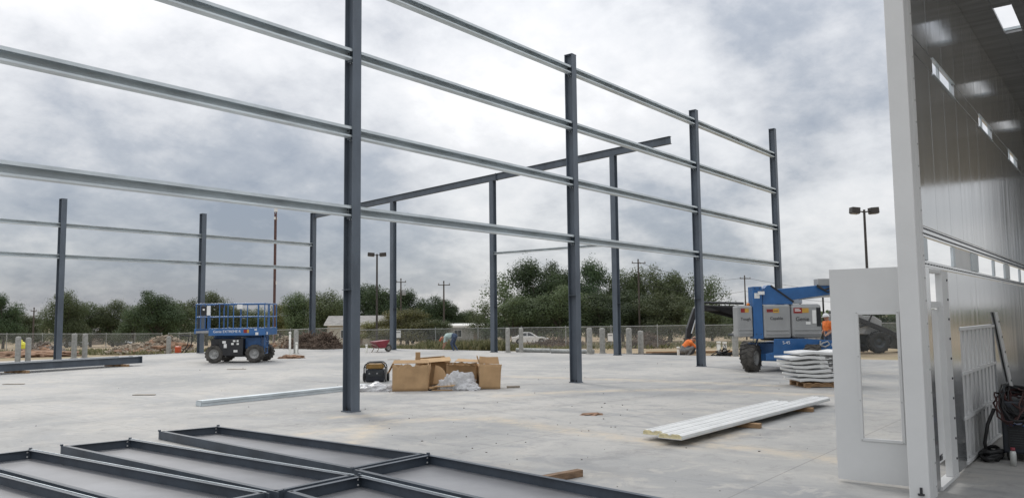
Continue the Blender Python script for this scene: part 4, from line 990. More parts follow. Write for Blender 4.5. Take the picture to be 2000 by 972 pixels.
J_bend = dict(pelvis=(-.12,0,.86), waist=(.02,0,.90), chest=(.30,0,.86), neck=(.47,0,.80), head=(.56,0,.76), face=(.5,0,-.8),
    sho_l=(.36,.19,.84), elb_l=(.40,.24,.55), han_l=(.46,.20,.33), sho_r=(.36,-.19,.84), elb_r=(.44,-.24,.56), han_r=(.52,-.16,.34),
    hip_l=(-.12,.10,.82), kne_l=(.04,.13,.47), ank_l=(-.10,.14,.09), hip_r=(-.12,-.10,.82), kne_r=(.0,-.16,.46), ank_r=(-.22,-.18,.09))
pb = gp(884, 42.6)
person('bending worker in pale teal shirt and orange hard hat beyond the slab', (pb.x, pb.y, tz(pb.x, pb.y)+.02), IMG+math.pi-.25, J_bend, dict(top=SHIRT, legs=JEANS, skin=SKIN, boot=BOOT), True, HAT_R)
J_sq = dict(pelvis=(-.22,0,.30), waist=(-.16,0,.42), chest=(.06,0,.62), neck=(.20,0,.72), head=(.29,0,.77), face=(.9,0,-.35),
    sho_l=(.12,.19,.64), elb_l=(.30,.24,.46), han_l=(.50,.14,.38), sho_r=(.12,-.19,.64), elb_r=(.32,-.24,.44), han_r=(.52,-.10,.36),
    hip_l=(-.20,.11,.28), kne_l=(.20,.20,.40), ank_l=(-.02,.19,.09), hip_r=(-.20,-.11,.28), kne_r=(.16,-.22,.42), ank_r=(-.06,-.20,.09))
pc = gnd(1343, 691)
person('crouching worker in a bright orange shirt beside the third near column', (pc.x, pc.y, .0 if pc.x < SX1 else -.13), IMG+.15, J_sq, dict(top=ORANGE, legs=GREYPANT, skin=SKIN, boot=BOOT))
J_st = dict(pelvis=(0,0,.95), waist=(0,0,1.08), chest=(.02,0,1.30), neck=(.03,0,1.47), head=(.05,0,1.56), face=(1,0,-.1),
    sho_l=(.01,.20,1.38), elb_l=(-.02,.27,1.10), han_l=(.16,.22,.98), sho_r=(.01,-.20,1.38), elb_r=(-.03,-.27,1.10), han_r=(.15,-.2,.97),
    hip_l=(0,.10,.92), kne_l=(.03,.12,.50), ank_l=(-.02,.13,.09), hip_r=(0,-.10,.92), kne_r=(.02,-.12,.50), ank_r=(-.05,-.13,.09))
pd = gp(1616, 30.5)
person('standing worker in orange vest and white hard hat behind the boom lift', (pd.x, pd.y, 0), IMG+math.pi+.3, J_st, dict(top=ORANGE, legs=JEANS, skin=SKIN, boot=BOOT), True, HAT_W)

# ------------------------------------------------------------------ bollards, pipes, small site things
def bollard(p, h, r, label, m=CONC_POST):
    t = thing('bollard', label, 'bollard', p, random.uniform(0, 3), 'grey concrete bollards round the slab')
    MB().lathe([(r,0),(r,h-.06),(r*.93,h-.02),(r*.6,h+.012),(0,h+.02)], (0,0,0), (0,0,1), 16).build('post', m, t)
    MB().lathe([(r+.05,0),(r+.05,.03),(r,.034)], (0,0,0), (0,0,1), 16).build('collar', CONC_POST, t)
    return t
def on(px, py, z=0.):
    p = gnd(px, py, z); p.z = z if (SX0 < p.x < SX1 and SY0 < p.y < SY1) else tz(p.x, p.y); return p
for (px, py, top, r, l) in ((34,710,658,.11,'leftmost bollard, behind the left end of the lying beams'), (54,709,660,.11,'second bollard from the left edge'), (144,699,652,.12,'bollard just right of the leftmost far column'), (165,698,652,.12,'fourth bollard from the left edge, above the lying beams'),
        (329,689,652,.12,'bollard standing before the plate compactor'), (578,690,645,.12,'bollard just right of the scissor lift, behind the plastic pipes'), (992,688,641,.11,'bollard in front of the tail of the white car'), (1018,688,641,.11,'bollard in front of the white car door'),
        (1152,691,641,.13,'bollard just right of the second near column'), (1177,690,641,.13,'bollard left of the far column that holds the high end of the rafter'), (1229,691,641,.13,'bollard just right of the far rafter column'), (1252,690,641,.13,'bollard second to the right of the far rafter column'), (1437,695,642,.13,'bollard left of the grey boom lift covers, behind the white pipes')):
    p = on(px, py); d = depth(p.x, p.y); bollard(p, max(.9, (py-top)/FPX*d), r, l)
def pipe(px, py, top, r, label):
    p = on(px, py); d = depth(p.x, p.y); t = thing('plastic_pipe', label, 'pipe', p, 0, 'white plastic pipes sticking up')
    h = (py-top)/FPX*d
    MB().lathe([(r,0),(r,h),(r*.8,h),(r*.8,h-.1)], (0,0,0), (0,0,1), 12).build('pipe', PVC, t); MB().lathe([(r,h-.11),(r+.012,h-.11),(r+.012,h-.01),(r,h-.01)], (0,0,0), (0,0,1), 12).build('coupling', PVC, t)
pipe(566, 692, 648, .05, 'tall white pipe right of the scissor lift'); pipe(579, 693, 668, .05, 'short white pipe right of the tall one by the scissor lift')
pipe(1404, 688, 661, .09, 'left of two white pipes near the boom lift'); pipe(1416, 688, 662, .09, 'right of two white pipes near the boom lift'); pipe(1325, 690, 671, .06, 'short white pipe left of the crouching worker'); pipe(716, 688, 672, .05, 'thin white pipe right of the nearest column')
p = on(570, 699); dm = thing('dirt_pad', 'low mound of brown dirt round the white pipes', 'dirt', p, IMG)
def mound(sx, sy, sz, seed, m, parent, name='mound', sub=4, lump=.3):
    bm = bmesh.new(); bmesh.ops.create_icosphere(bm, subdivisions=sub, radius=1)
    for v in bm.verts:
        q = v.co*2.5+Vector((seed*7.3, seed*2.1, 0)); k = 1+lump*noise.noise(q)+lump*.6*noise.noise(q*2.7)
        v.co = Vector((v.co.x*sx*k, v.co.y*sy*k, max(-.05, v.co.z*sz*k)))
    me = bpy.data.meshes.new(name); bm.to_mesh(me); bm.free(); me.materials.append(m)
    o = bpy.data.objects.new(name, me); col.objects.link(o); o.parent = parent; return o
mound(.6, .4, .16, 1, DIRT, dm)
p = on(1413, 691); th_ = thing('hose_heap', 'black heap of tangled hose below the white pipes', 'hose', p, IMG)
rnd = random.Random(4); pts = [(rnd.gauss(0,.25), rnd.gauss(0,.15), abs(rnd.gauss(.12,.12))+.03) for i in range(60)]
MB().path(pts, .025, 5).build('hose', HOSE, th_); mound(.34, .2, .22, 5, HOSE, th_, 'core')
def lying_tube(a, b_, r, label, m=GALV_OLD):
    t = thing('lying_pipe', label, 'pipe', a, 0); d = Vector(b_)-Vector(a)
    MB().tube((0,0,r), (d.x, d.y, d.z+r), r, n=12).build('pipe', m, t); MB().tube((0,0,r), (-.02*d.x/d.length, -.02*d.y/d.length, r), r*1.12, n=12).build('end_ring', m, t)
a = on(1010, 687); b_ = on(1075, 688); lying_tube(a, b_, .1, 'grey pipe lying on the ground left of the second near column')
a = on(1078, 689); b_ = on(1160, 690); lying_tube(a, b_, .1, 'grey pipe lying behind the second near column')
lb = thing('long_timber', 'long pale timber lying along the slab edge behind the crouching worker', 'timber', on(1262, 686), IMG+.02)
MB().bx(0, 4.4, -.1, .1, .002, .13).build('timber', WOOD, lb, .004)
lb = thing('trench_form', 'dark low form board along the far slab edge', 'board', on(1190, 689.5), IMG+.0)
MB().bx(0, 3.6, -.06, .06, .002, .12).build('board', DKSTEEL, lb, .004)
# plate compactor, red barrow, yellow bag
p = on(350, 688); c = thing('plate_compactor', 'orange plate compactor with black loop frame behind the bollard', 'compactor', p, IMG)
MB().bx(-.35, .35, -.25, .25, .0, .12).build('base_plate', DKSTEEL, c, .02); MB().bx(-.2, .06, -.15, .15, .13, .5).build('engine', HAT_R, c, .04)
MB().path([(.2,-.25,.12),(.55,-.25,.55),(.62,-.25,1.05),(.1,-.25,1.12),(.0,.25,1.12),(.62,.25,1.05),(.55,.25,.55),(.2,.25,.12)], .03, 7).build('loop_frame', BLACK, c)
p = on(742, 687); c = thing('wheelbarrow', 'dark red wheelbarrow standing by the far slim column', 'wheelbarrow', p, IMG+.7)
MB().prism([(-.45,.55),(.30,.62),(.42,.62),(.15,.22),(-.22,.22)], -.33, .33, 'y').build('tub', RED, c, .02)
wheel(c, (.5, 0, .2), .2, .1, lugs=10); hd_ = MB()
for yy in (-.25, .25): hd_.path([(.55,yy*.3,.22),(-.1,yy,.20),(-.9,yy,.55)], .02, 6); hd_.path([(-.2,yy,.2),(-.35,yy,.0)], .02, 6)
hd_.build('handles', WOOD_GREY, c)
p = on(44, 690); p = gp(44, 47); c = thing('yellow_bag', 'yellow bag on the dirt between the two leftmost bollards', 'bag', (p.x, p.y, p.z+.5), 0)
mound(.34, .26, .36, 3, YELLOW, c, 'bag', 3, .15)
MB().path([(0,0,.34),(.03,.02,.42),(.0,.05,.44)], .05, 6).build('tied_neck', YELLOW, c)
mound(.9, .6, -.0, 3, DIRT, c, 'x') if False else None

# ------------------------------------------------------------------ piles of rubble and brush
def pile(name, label, cat, px, d, sx, sy, h, n, m, seed, sticks=False, core=DIRT):
    p = gp(px, d); t = thing(name, label, cat, p, IMG); rnd = random.Random(seed)
    mound(sx*.85, sy*.85, h*.8, seed, core, t, 'core', 4, .25)
    mb = MB()
    for i in range(n):
        a = rnd.uniform(0, 2*math.pi); rr = rnd.random()**.6; x = sx*rr*math.cos(a); y = sy*rr*math.sin(a); z = h*(1-rr**1.4)*rnd.uniform(.75, 1.12)
        if sticks:
            dv = Vector((rnd.gauss(0,1), rnd.gauss(0,1), rnd.gauss(0,.6))).normalized()*rnd.uniform(.2,.55)
            mb.tube(Vector((x,y,z+.03))-dv, Vector((x,y,z+.03))+dv, rnd.uniform(.012,.035), n=4)
        else:
            s_ = rnd.uniform(.05,.16); m_ = Matrix.Translation((x,y,z+.02)) @ Matrix.Rotation(rnd.uniform(0,6),4,Vector((rnd.gauss(0,1),rnd.gauss(0,1),rnd.gauss(0,1))).normalized())
            mb.box((0,0,0), (s_*rnd.uniform(.7,2.2), s_*rnd.uniform(.7,1.5), s_*rnd.uniform(.4,1)), m_)
    tag(mb.build('pieces', m, t), kind='stuff'); return t
pile('rubble_pile', 'sloping pile of broken tan rubble left of the scissor lift', 'rubble', 322, 52, 2.3, 1.4, 1.05, 900, RUBBLE, 1)
pile('rubble_pile', 'low spread of tan rubble left of the higher heap', 'rubble', 262, 51, 2.0, 1.1, .55, 500, RUBBLE, 2)
pile('rubble_pile', 'tall heap of rubble behind the right end of the scissor lift', 'rubble', 560, 52, 1.4, 1.0, .9, 420, RUBBLE, 7)
pile('brush_pile', 'brown brush pile behind the far corner column', 'brush', 598, 48, 1.2, .9, 1.05, 600, BRUSHW, 3, True, BRUSHW)
pile('brush_pile', 'dark brush pile between the far corner column and the nearest column', 'brush', 638, 47, 1.1, .9, 1.0, 700, BRUSHW, 4, True, BRUSHW)
pile('rubble_pile', 'scattered grey rubble left of the leftmost far column', 'rubble', 82, 52, 1.8, 1.2, .75, 420, mat('grey_rubble', (.24,.21,.18), .95, 0, .3, 3), 5, False)
pile('brush_pile', 'low scrap brush to the left of the crouching worker', 'brush', 1265, 52, 1.5, .7, .75, 420, BRUSHW, 9, True, BRUSHW)
pile('brush_pile', 'low brown scrap heap to the right of the white car', 'brush', 1085, 55, 2.2, .8, .5, 500, BRUSHW, 11, True, DIRT)
p = gp(45, 45); t = thing('soil_bank', 'low bank of reddish soil behind the lying beams at the left edge', 'soil', p, IMG); mound(3.2, 1.4, .35, 9, DIRT, t, 'soil', 5, .3)
rb = MB(); rnd = random.Random(3)
for i in range(110):
    px = rnd.uniform(10, 1640); py = rnd.uniform(702, 960); p = gnd(px, py)
    if rnd.random() < .4: px = rnd.gauss(1050, 220); py = rnd.gauss(838, 32); p = gnd(px, py)
    s_ = rnd.uniform(.004, .012)*(1+.02*depth(p.x,p.y)); m_ = Matrix.Translation((p.x,p.y,s_*.3)) @ Matrix.Rotation(rnd.uniform(0,6),4,'Z')
    rb.box((0,0,0), (s_*rnd.uniform(1,2.6), s_, s_*.7), m_)
tag(rb.build('floor_debris', CHIP), 'small dark chips and crumbs scattered over the slab', 'debris', kind='stuff')
for (px, py, w_, l) in ((283,771,.55,'thin dark board scrap lying on the slab left of the purlin'), (28,750,.6,'thin dark board scrap on the slab near the left edge'), (463,721,.7,'thin dark strip on the slab before the scissor lift'), (1155,809,.25,'small brown dirt lump on the slab right of the boxes'), (1255,690,.8,'dark board scrap beside the bollards at the slab edge'), (770,702,.55,'thin dark board scrap on the slab behind the boxes')):
    p = gnd(px, py); t = thing('floor_scrap', l, 'scrap', p, IMG+random.uniform(-.1,.1))
    if 'lump' in l: mound(.2, .14, .03, 2, DIRT, t, 'lump', 3, .5)
    else: MB().prism([(-w_/2,-.07),(w_/2,-.06),(w_/2-.04,.07),(-w_/2+.05,.06)], .003, .018, 'z').build('board', WOOD_GREY, t)

# ------------------------------------------------------------------ chain link fences
def fence(pts, h, label, step=3.0):
    pts = [Vector((p[0], p[1], tz(p[0], p[1])-.02)) for p in pts]; o = pts[0].copy()
    t = thing('chain_link_fence', label, 'fence', o, 0)
    wire = MB()
    for i in range(len(pts)-1):
        a, b_ = pts[i]-o, pts[i+1]-o; L = (b_-a).length; n = max(1, round(L/step)); d = (b_-a)/L
        for k in range(n + (1 if i == len(pts)-2 else 0)):
            q = a+(b_-a)*(k/n); MB().tube(q, q+Vector((0,0,h+.06)), .03, n=8).ball((q.x, q.y, q.z+h+.06), .036, 8).build('post', GALV_OLD, t)
        MB().tube(a+Vector((0,0,h)), b_+Vector((0,0,h)), .021, n=8).build('top_rail', GALV_OLD, t)
        g_ = .075; m_ = int(L/g_); k_ = int(h/g_)*g_; nv = Vector((-d.y, d.x, 0)); 
        for j in range(m_):
            for s_ in (1, -1):
                x0 = j*g_; x1 = x0+s_*k_; z0, z1 = .03, .03+k_
                if x1 > L: z1 = z0+(L-x0); x1 = L
                if x1 < 0: z1 = z0+x0; x1 = 0
                p0 = a+d*x0+Vector((0,0,z0))+nv*.03; p1 = a+d*x1+Vector((0,0,z1))+nv*.03
                w_ = (p1-p0).normalized().cross(nv)*.0035
                wire.add([p0-w_, p0+w_, p1+w_, p1-w_], [(0,1,2,3)])
    me = bpy.data.meshes.new('wire_mesh'); me.from_pydata(wire.v, [], wire.f); me.materials.append(GALV_OLD)
    ob = bpy.data.objects.new('wire_mesh', me); col.objects.link(ob); ob.parent = t; tag(ob, kind='stuff')
    return t
F0 = at(1470, 620, 49); F1 = at(690, 620, 54)
fence([(F0.x+6, F0.y-8), (F0.x, F0.y), (F1.x, F1.y)], 1.42, 'chain link fence with galvanised rail behind the bollards')
F2 = at(330, 620, 82); F3 = at(-60, 620, 66)
fence([(F1.x+1, F1.y+1.5), (F2.x, F2.y)], 1.62, 'chain link fence receding behind the rubble heaps')
fence([(F2.x-.5, F2.y+.4), (F3.x, F3.y)], 1.62, 'chain link fence at the far left behind the dirt lot')
sg = at(596+560, 662, 53.2)
for (px, py, d, l) in ((1192, 658, 49.5, 'small white sign on the fence between two bollards'), (778, 652, 52.5, 'small white sign on the fence by the slim far column')):
    p = at(px, py, d); t = thing('fence_sign', l, 'sign', p, IMG); MB().bx(-.16, .16, -.008, 0, -.24, .24).build('plate', STK_W, t)
    MB().bx(-.13, .13, -.011, -.0085, .08, .16).build('printed_band', GREYC, t)

# ------------------------------------------------------------------ houses
def house(label, px, d, w_, dep, hw, wm, rm, rise, rz=0., flat=False, wins=((.3,), ())):
    p = gp(px, d); t = thing('house', label, 'house', p, IMG+rz)
    MB().bx(-w_/2, w_/2, 0, dep, -.5, hw).build('wall', wm, t)
    ov = .4
    if flat: r_ = MB().prism([(-ov, hw+.002), (dep+ov, hw+.002+rise), (dep+ov, hw+.16+rise), (-ov, hw+.16)], -w_/2-ov, w_/2+ov, 'x').build('roof', rm, t)
    else:
        r_ = MB().prism([(-ov, hw-.06), (dep/2, hw+rise), (dep+ov, hw-.06), (dep+ov, hw+.08), (dep/2, hw+rise+.15), (-ov, hw+.08)], -w_/2-ov, w_/2+ov, 'x').build('roof', rm, t)
        for s_ in (-1, 1): MB().prism([(.0, hw), (dep, hw), (dep/2, hw+rise-.02)], s_*(w_/2-.05)-.05, s_*(w_/2-.05)+.05, 'x').build('gable', wm, t)
    MB().bx(-w_/2-ov, w_/2+ov, -ov-.03, -ov, hw-.12, hw+.06).build('fascia', WHITE_P if not flat else rm, t)
    for x in wins[0]:
        wn_ = MB().bx(x-.6, x+.6, -.04, .01, .95, 2.05).build('window', WHITE_P, t)
        MB().bx(x-.53, x-.02, -.055, -.041, 1.02, 1.98).build('pane', GLASSD, wn_); MB().bx(x+.02, x+.53, -.055, -.041, 1.02, 1.98).build('pane', GLASSD, wn_)
    for x in wins[1]:
        dr_ = MB().bx(x-.45, x+.45, -.04, .01, 0, 2.05).build('door', mat('door_paint', (.2,.16,.12), .6), t); MB().ball((x+.35, -.06, 1.0), .04, 8).build('handle', GALV, dr_)
    return t
house('beige house with grey shingle roof behind the brush pile', 697, 104, 7.6, 6, 2.75, WALL_BEIGE, ROOF_G, 1.0, .05, wins=((-1.5, 1.9), (.3,)))
house('grey building with white metal roof behind the bending worker', 915, 118, 7.2, 6, 2.5, WALL_GREY, ROOF_W, .28, -.1, True, ((-1.6,), (1.2,)))
house('small low house half hidden by trees at the left', 150, 175, 7, 6, 2.4, mat('house_wall_brown', (.25,.2,.16), .9), ROOF_G, 1.1, .1, wins=((-1.5, 1.6), (0,)))
house('pale building cut off by the left edge of the picture', -92, 95, 4.4, 4, 4.0, WALL_BEIGE, ROOF_G, .3, 0, True, ((1.0,), ()))

# ------------------------------------------------------------------ parked cars
def car(label, px, d, rz, m, L=4.7):
    p = gp(px, d); t = thing('parked_car', label, 'car', p, IMG+rz)
    prof = [(-2.3,.42),(-2.35,.62),(-2.28,.86),(-1.7,.95),(.75,.93),(1.7,.84),(2.22,.70),(2.32,.50),(2.28,.30),(1.85,.24)]
    arch = lambda c: [(c+.40*math.cos(a), .30+.38*math.sin(a)) for a in [math.pi*i/8 for i in range(9)]]
    poly = prof[:-1] + [(1.82,.22)] + arch(1.38) + [(.95,.2),(-.95,.2)] + arch(-1.40) + [(-1.85,.22),(-2.25,.3)]
    bd = MB().prism(poly, -.86, .86, 'y').build('body', m, t, .06)
    base = [(-1.75,.94),(.85,.92)]; top = [(-1.05,1.42),(-.75,1.47),(.05,1.45),(.22,1.40)]
    low = [(-1.78,.93),(.92,.91)]
    vs = []; hw = .80; tw = .58
    pts = [(-1.78,.93),(-1.0,1.42),(-.6,1.47),(.0,1.45),(.18,1.40),(.95,.91)]
    for s_ in (-1, 1):
        vs += [(x, s_*(hw-(z-.92)/.55*(hw-tw)), z) for x, z in pts]
    n = 6; fs = [tuple(range(n)), tuple(range(2*n-1, n-1, -1))] + [(i, i+1, n+i+1, n+i) for i in range(n-1)]
    MB().add(vs, fs).build('cabin', m, t, .03)
    for s_ in (-1, 1):
        for q in ([(-1.42,1.0),(-.92,1.36),(-.42,1.40),(-.42,.99)], [(-.34,.99),(-.34,1.40),(.0,1.385),(.62,.98)]):
            v0 = [(x, s_*(hw-(z-.92)/.55*(hw-tw)+.006), z) for x, z in q]; v1 = [(x, y-s_*.01, z) for x, y, z in v0]
            MB().add(v0+v1, [(0,1,2,3),(7,6,5,4),(0,4,5,1),(1,5,6,2),(2,6,7,3),(3,7,4,0)]).build('side_window', GLASSD, t)
    MB().add([(.24,-.57,1.38),(.24,.57,1.38),(.90,.72,.95),(.90,-.72,.95)], [(0,1,2,3)]).build('windscreen', GLASSD, t).location = (.02, 0, .02)
    MB().add([(-1.06,-.57,1.39),(-1.06,.57,1.39),(-1.72,.72,.97),(-1.72,-.72,.97)], [(0,1,2,3)]).build('rear_window', GLASSD, t).location = (-.02, 0, .02)
    for x in (-1.40, 1.38):
        for y in (-.78, .78):
            o = MB().lathe([(.2,-.1),(.30,-.1),(.33,-.07),(.33,.07),(.30,.1),(.2,.1)], (x, y, .33), (0,1,0), 20).build('tyre', RUBBER, t); MB().lathe([(0,-.09),(.2,-.09),(.2,.09),(0,.09)], (x, y, .33), (0,1,0), 16).build('rim', RIM, o)
    for y in (-.62, .62):
        MB().box((2.26, y, .64), (.1, .3, .12)).build('headlight', STK_W, t, .02); MB().box((-2.30, y, .76), (.08, .3, .14)).build('tail_light', RED, t, .02)
    for s_ in (-1, 1): MB().box((.62, s_*.93, 1.0), (.16, .14, .1)).build('mirror', m, t, .02)
    return t
car('white sedan parked beyond the fence, under the big trees', 1034, 100, .06, CARW)
car('dark silver car parked far off behind the left fence', 240, 152, -.1, CARS)
car('small pale car parked far off behind the leftmost far column', 150, 150, .1, CARS)

# ------------------------------------------------------------------ lamp posts, utility poles, tower
def lamp(label, px, d, top, heads, r=.09, spread=.75, hs=(.62, .40, .30)):
    p = gp(px, d); zt = at(px, top, d).z; t = thing('street_lamp', label, 'lamp post', p, IMG+heads); H = zt-p.z
    MB().tube((0,0,0), (0,0,H), r*1.15, r*.85, n=12).build('pole', POLE_D, t); MB().tube((0,0,0), (0,0,.5), r*2.6, n=16).build('base', CONC_POST, t)
    for s_ in (-1, 1):
        MB().tube((0,0,H-.15), (s_*spread*.6,0,H-.08), .04, n=8).build('arm', POLE_D, t)
        m_ = Matrix.Translation((s_*spread, 0, H-.05)) @ Matrix.Rotation(-s_*.08, 4, 'Y')
        h_ = MB().box((0,0,0), hs, m_).build('lamp_head', POLE_D, t, .03); MB().box((0,0,-hs[2]/2-.015), (hs[0]*.8, hs[1]*.8, .03), m_).build('lens', STK_W if False else GREYC, h_)
    return t
lamp('two headed lamp post beyond the fence, just right of the nearest column', 736, 84, 495, .15, .11, .62, (.72, .5, .38))
lamp('two headed lamp post right of the last near column, above the booth door', 1698, 46, 407, .1, .08, .58, (.5, .42, .36))
poles = []
def upole(label, px, d, top, arm=1.6, tr=False):
    p = gp(px, d); zt = at(px, top, d).z; H = zt-p.z; t = thing('utility_pole', label, 'utility pole', p, IMG+.3)
    MB().tube((0,0,-.3), (0,0,H), .14, .09, n=10).build('pole', POLE_W, t)
    ar = MB().box((0,-.16,H-.55), (arm,.09,.10)).build('crossarm', POLE_W, t)
    for x in (-.45, 0, .45): MB().lathe([(0,0),(.06,.0),(.09,.06),(.06,.12),(.08,.17),(0,.2)], (x*arm, -.16, H-.478), (0,0,1), 10).build('insulator', GREYC, ar)
    if tr: MB().lathe([(0,0),(.26,0),(.28,.05),(.28,.75),(.2,.85),(0,.86)], (.42,0,H-2.4), (0,0,1), 14).build('transformer', GREYC, t)
    poles.append(p+Vector((0,0,H-.35))); return t
upole('utility pole behind the bending worker', 867, 104, 548); upole('utility pole with transformer behind the slim far column', 783, 112, 543, 1.4, True)
upole('utility pole rising from the trees right of the far rafter column', 1249, 104, 505, 2.0); upole('utility pole above the left cover of the boom lift', 1457, 128, 537, 2.0)
upole('thin pole in the trees left of the leftmost far column', 66, 120, 600, .8)
def cable(a, b_, sag, label):
    t = thing('power_line', label, 'wire', a, 0); d = b_-a
    MB().path([d*(i/16)-Vector((0,0,sag*4*(i/16)*(1-i/16))) for i in range(17)], .022, 5).build('wire', HOSE, t)
    MB().tube((0,0,-.05), (0,0,.05), .04, n=6).build('clamp', GREYC, t)
a, b_, c_, d_ = poles[1], poles[0], poles[2], poles[3]
far = at(1760, 572, 140)
cable(c_, d_, 1.2, 'power line between the tree pole and the pole by the boom lift'); cable(d_, far, .8, 'power line running right from the pole by the boom lift'); cable(d_-Vector((0,0,2.2)), far-Vector((0,0,1.6)), .8, 'lower power line running right behind the boom lift'); cable(c_-Vector((0,0,2.6)), d_-Vector((0,0,2.2)), 1., 'lower power line behind the big trees')
p = gp(536, 150); zt = at(537, 412, 150).z; H = zt-p.z
t = thing('radio_mast', 'tall oxide red lattice radio mast far behind the scissor lift', 'mast', p, .4)
leg = [(.20*math.cos(a_), .20*math.sin(a_)) for a_ in (0, 2.094, 4.189)]
for (x, y) in leg: MB().tube((x,y,0), (x,y,H), .10, n=6).build('leg', TOWER_R, t)
br = MB(); z = 0; k = 0
while z < H-.6:
    for i in range(3):
        x0, y0 = leg[i]; x1, y1 = leg[(i+1) % 3]; br.tube((x0,y0,z), (x1,y1,z+.5), .035, n=4); br.tube((x1,y1,z), (x0,y0,z+.5), .035, n=4)
    z += .5
tag(br.build('bracing', TOWER_R, t), kind='stuff'); MB().tube((0,0,0), (0,0,H-.3), .16, n=8).build('cable_run', TOWER_R, t)
MB().box((0,0,H+.5), (.5,.5,.9)).box((0,0,H-1.2), (.9,.25,.5)).build('antenna', STK_W, t, .05); MB().tube((0,0,H), (0,0,H+2.2), .04, n=6).build('whip', GALV_OLD, t)
MB().box((0,-.3,H-13.5), (.3,.1,.7)).build('panel_antenna', STK_W, t, .03)

# ------------------------------------------------------------------ trees
def leaf_mat(name, c1, c2, c3):
    m = bpy.data.materials.new(name); m.use_nodes = True; nt = m.node_tree; nd = nt.nodes; lk = nt.links
    b = nd['Principled BSDF']; out = nd['Material Output']; b.inputs['Roughness'].default_value = .65; b.inputs['Specular IOR Level'].default_value = .3
    at_ = nd.new('ShaderNodeAttribute'); at_.attribute_name = 'tone'; r_ = nd.new('ShaderNodeValToRGB'); lk.new(at_.outputs['Fac'], r_.inputs[0])
    r_.color_ramp.elements[0].color = (*c1, 1); r_.color_ramp.elements[1].color = (*c3, 1); e = r_.color_ramp.elements.new(.5); e.color = (*c2, 1)
    oi = nd.new('ShaderNodeObjectInfo'); hs = nd.new('ShaderNodeHueSaturation'); mr = nd.new('ShaderNodeMapRange'); mr.inputs[3].default_value = .78; mr.inputs[4].default_value = 1.22
    lk.new(oi.outputs['Random'], mr.inputs[0]); lk.new(mr.outputs[0], hs.inputs['Value']); lk.new(r_.outputs[0], hs.inputs['Color'])
    mr2 = nd.new('ShaderNodeMapRange'); mr2.inputs[3].default_value = .485; mr2.inputs[4].default_value = .515; lk.new(oi.outputs['Random'], mr2.inputs[0]); lk.new(mr2.outputs[0], hs.inputs['Hue'])
    lk.new(hs.outputs[0], b.inputs['Base Color'])
    tr = nd.new('ShaderNodeBsdfTranslucent'); lk.new(hs.outputs[0], tr.inputs[0]); ms = nd.new('ShaderNodeMixShader'); ms.inputs[0].default_value = .3
    lk.new(b.outputs[0], ms.inputs[1]); lk.new(tr.outputs[0], ms.inputs[2]); lk.new(ms.outputs[0], out.inputs[0]); return m
LEAF_D = leaf_mat('oak_leaves', (.045,.068,.034), (.062,.094,.042), (.085,.120,.052))
LEAF_M = leaf_mat('mixed_leaves', (.068,.092,.042), (.092,.120,.054), (.124,.152,.070))
LEAF_Y = leaf_mat('dry_leaves', (.085,.090,.034), (.135,.136,.050), (.185,.176,.072))
BARK = mat('bark', (.10, .085, .07), .95, 0, .25, 4, .5, 20, (3,3,.6))
def crown_mesh(name, seed, m, n=5200, leaf=.30, lobes=22, open_=.0, h=1.0):
    # unit crown: roughly radius 1 across, from z=0 to z=2h
    rnd = random.Random(seed); cs = []
    for i in range(lobes):
        a = rnd.uniform(0, 2*math.pi); z = rnd.uniform(.18, 1.82); w_ = math.sqrt(max(.05, 1-((z-.85)/1.05)**2)); rr = w_*rnd.uniform(.25, .82)
        cs.append((Vector((rr*math.cos(a), rr*math.sin(a), z*h)), rnd.uniform(.22, .44)*(.8+.4*w_)))
    cs.append((Vector((0,0,.95*h)), .55))
    vs = []; fs = []; tone = []
    tot = sum(r_**2 for _, r_ in cs)
    for c, r_ in cs:
        lt = rnd.uniform(.15, .85)
        for k in range(int(n*r_**2/tot)):
            d = Vector((rnd.gauss(0,1), rnd.gauss(0,1), rnd.gauss(0,1))).normalized(); q = rnd.random()
            p = c + Vector((d.x, d.y, d.z*.85))*r_*((q**.35) if rnd.random() > .12 else rnd.uniform(1.0, 1.3))
            s_ = leaf/6*rnd.uniform(.5, 1.35); u_ = Vector((rnd.gauss(0,1), rnd.gauss(0,1), rnd.gauss(0,.7))).normalized()
            nn = (d*1.3+Vector((rnd.gauss(0,.5), rnd.gauss(0,.5), .45+rnd.gauss(0,.5)))).normalized(); u_ = (u_-nn*u_.dot(nn))
            if u_.length < .05: continue
            u_.normalize(); w_ = nn.cross(u_); o = len(vs)
            vs += [p-u_*s_, p+w_*s_*.55-u_*s_*.15, p+u_*s_, p-w_*s_*.55+u_*s_*.1]; fs.append((o, o+1, o+2, o+3))
            tv = max(0, min(1, lt+rnd.gauss(0,.2))); tone += [tv]*4
    me = bpy.data.meshes.new(name); me.from_pydata(vs, [], fs); at_ = me.attributes.new('tone', 'FLOAT', 'POINT'); at_.data.foreach_set('value', tone); me.materials.append(m); me.update(); return me, cs
CR = {}
for k, (m, n, lf, lb) in {'dark': (LEAF_D, 22000, .175, 26), 'dark2': (LEAF_D, 22000, .175, 22), 'mid': (LEAF_M, 21000, .175, 22), 'mid2': (LEAF_M, 21000, .17, 28), 'dry': (LEAF_Y, 17000, .18, 18), 'thin': (LEAF_M, 5500, .20, 26)}.items():
    CR[k] = crown_mesh('crown', len(k)*7+n+lb*3, m, n, lf, lb)
def trunk_mesh(cs, seed):
    rnd = random.Random(seed); mb = MB(); mb.tube((0,0,-.05), (.02,.01,.45), .07, .05, 8, False); mb.tube((.02,.01,.45), (0,0,1.0), .05, .025, 7, False)
    for c, r_ in cs[:11]: mb.tube((.01,0,rnd.uniform(.25,.6)), tuple(c), .024, .008, 5, False)
    return mb.mesh('trunk', BARK)
TR = {k: trunk_mesh(v[1], 3) for k, v in CR.items()}
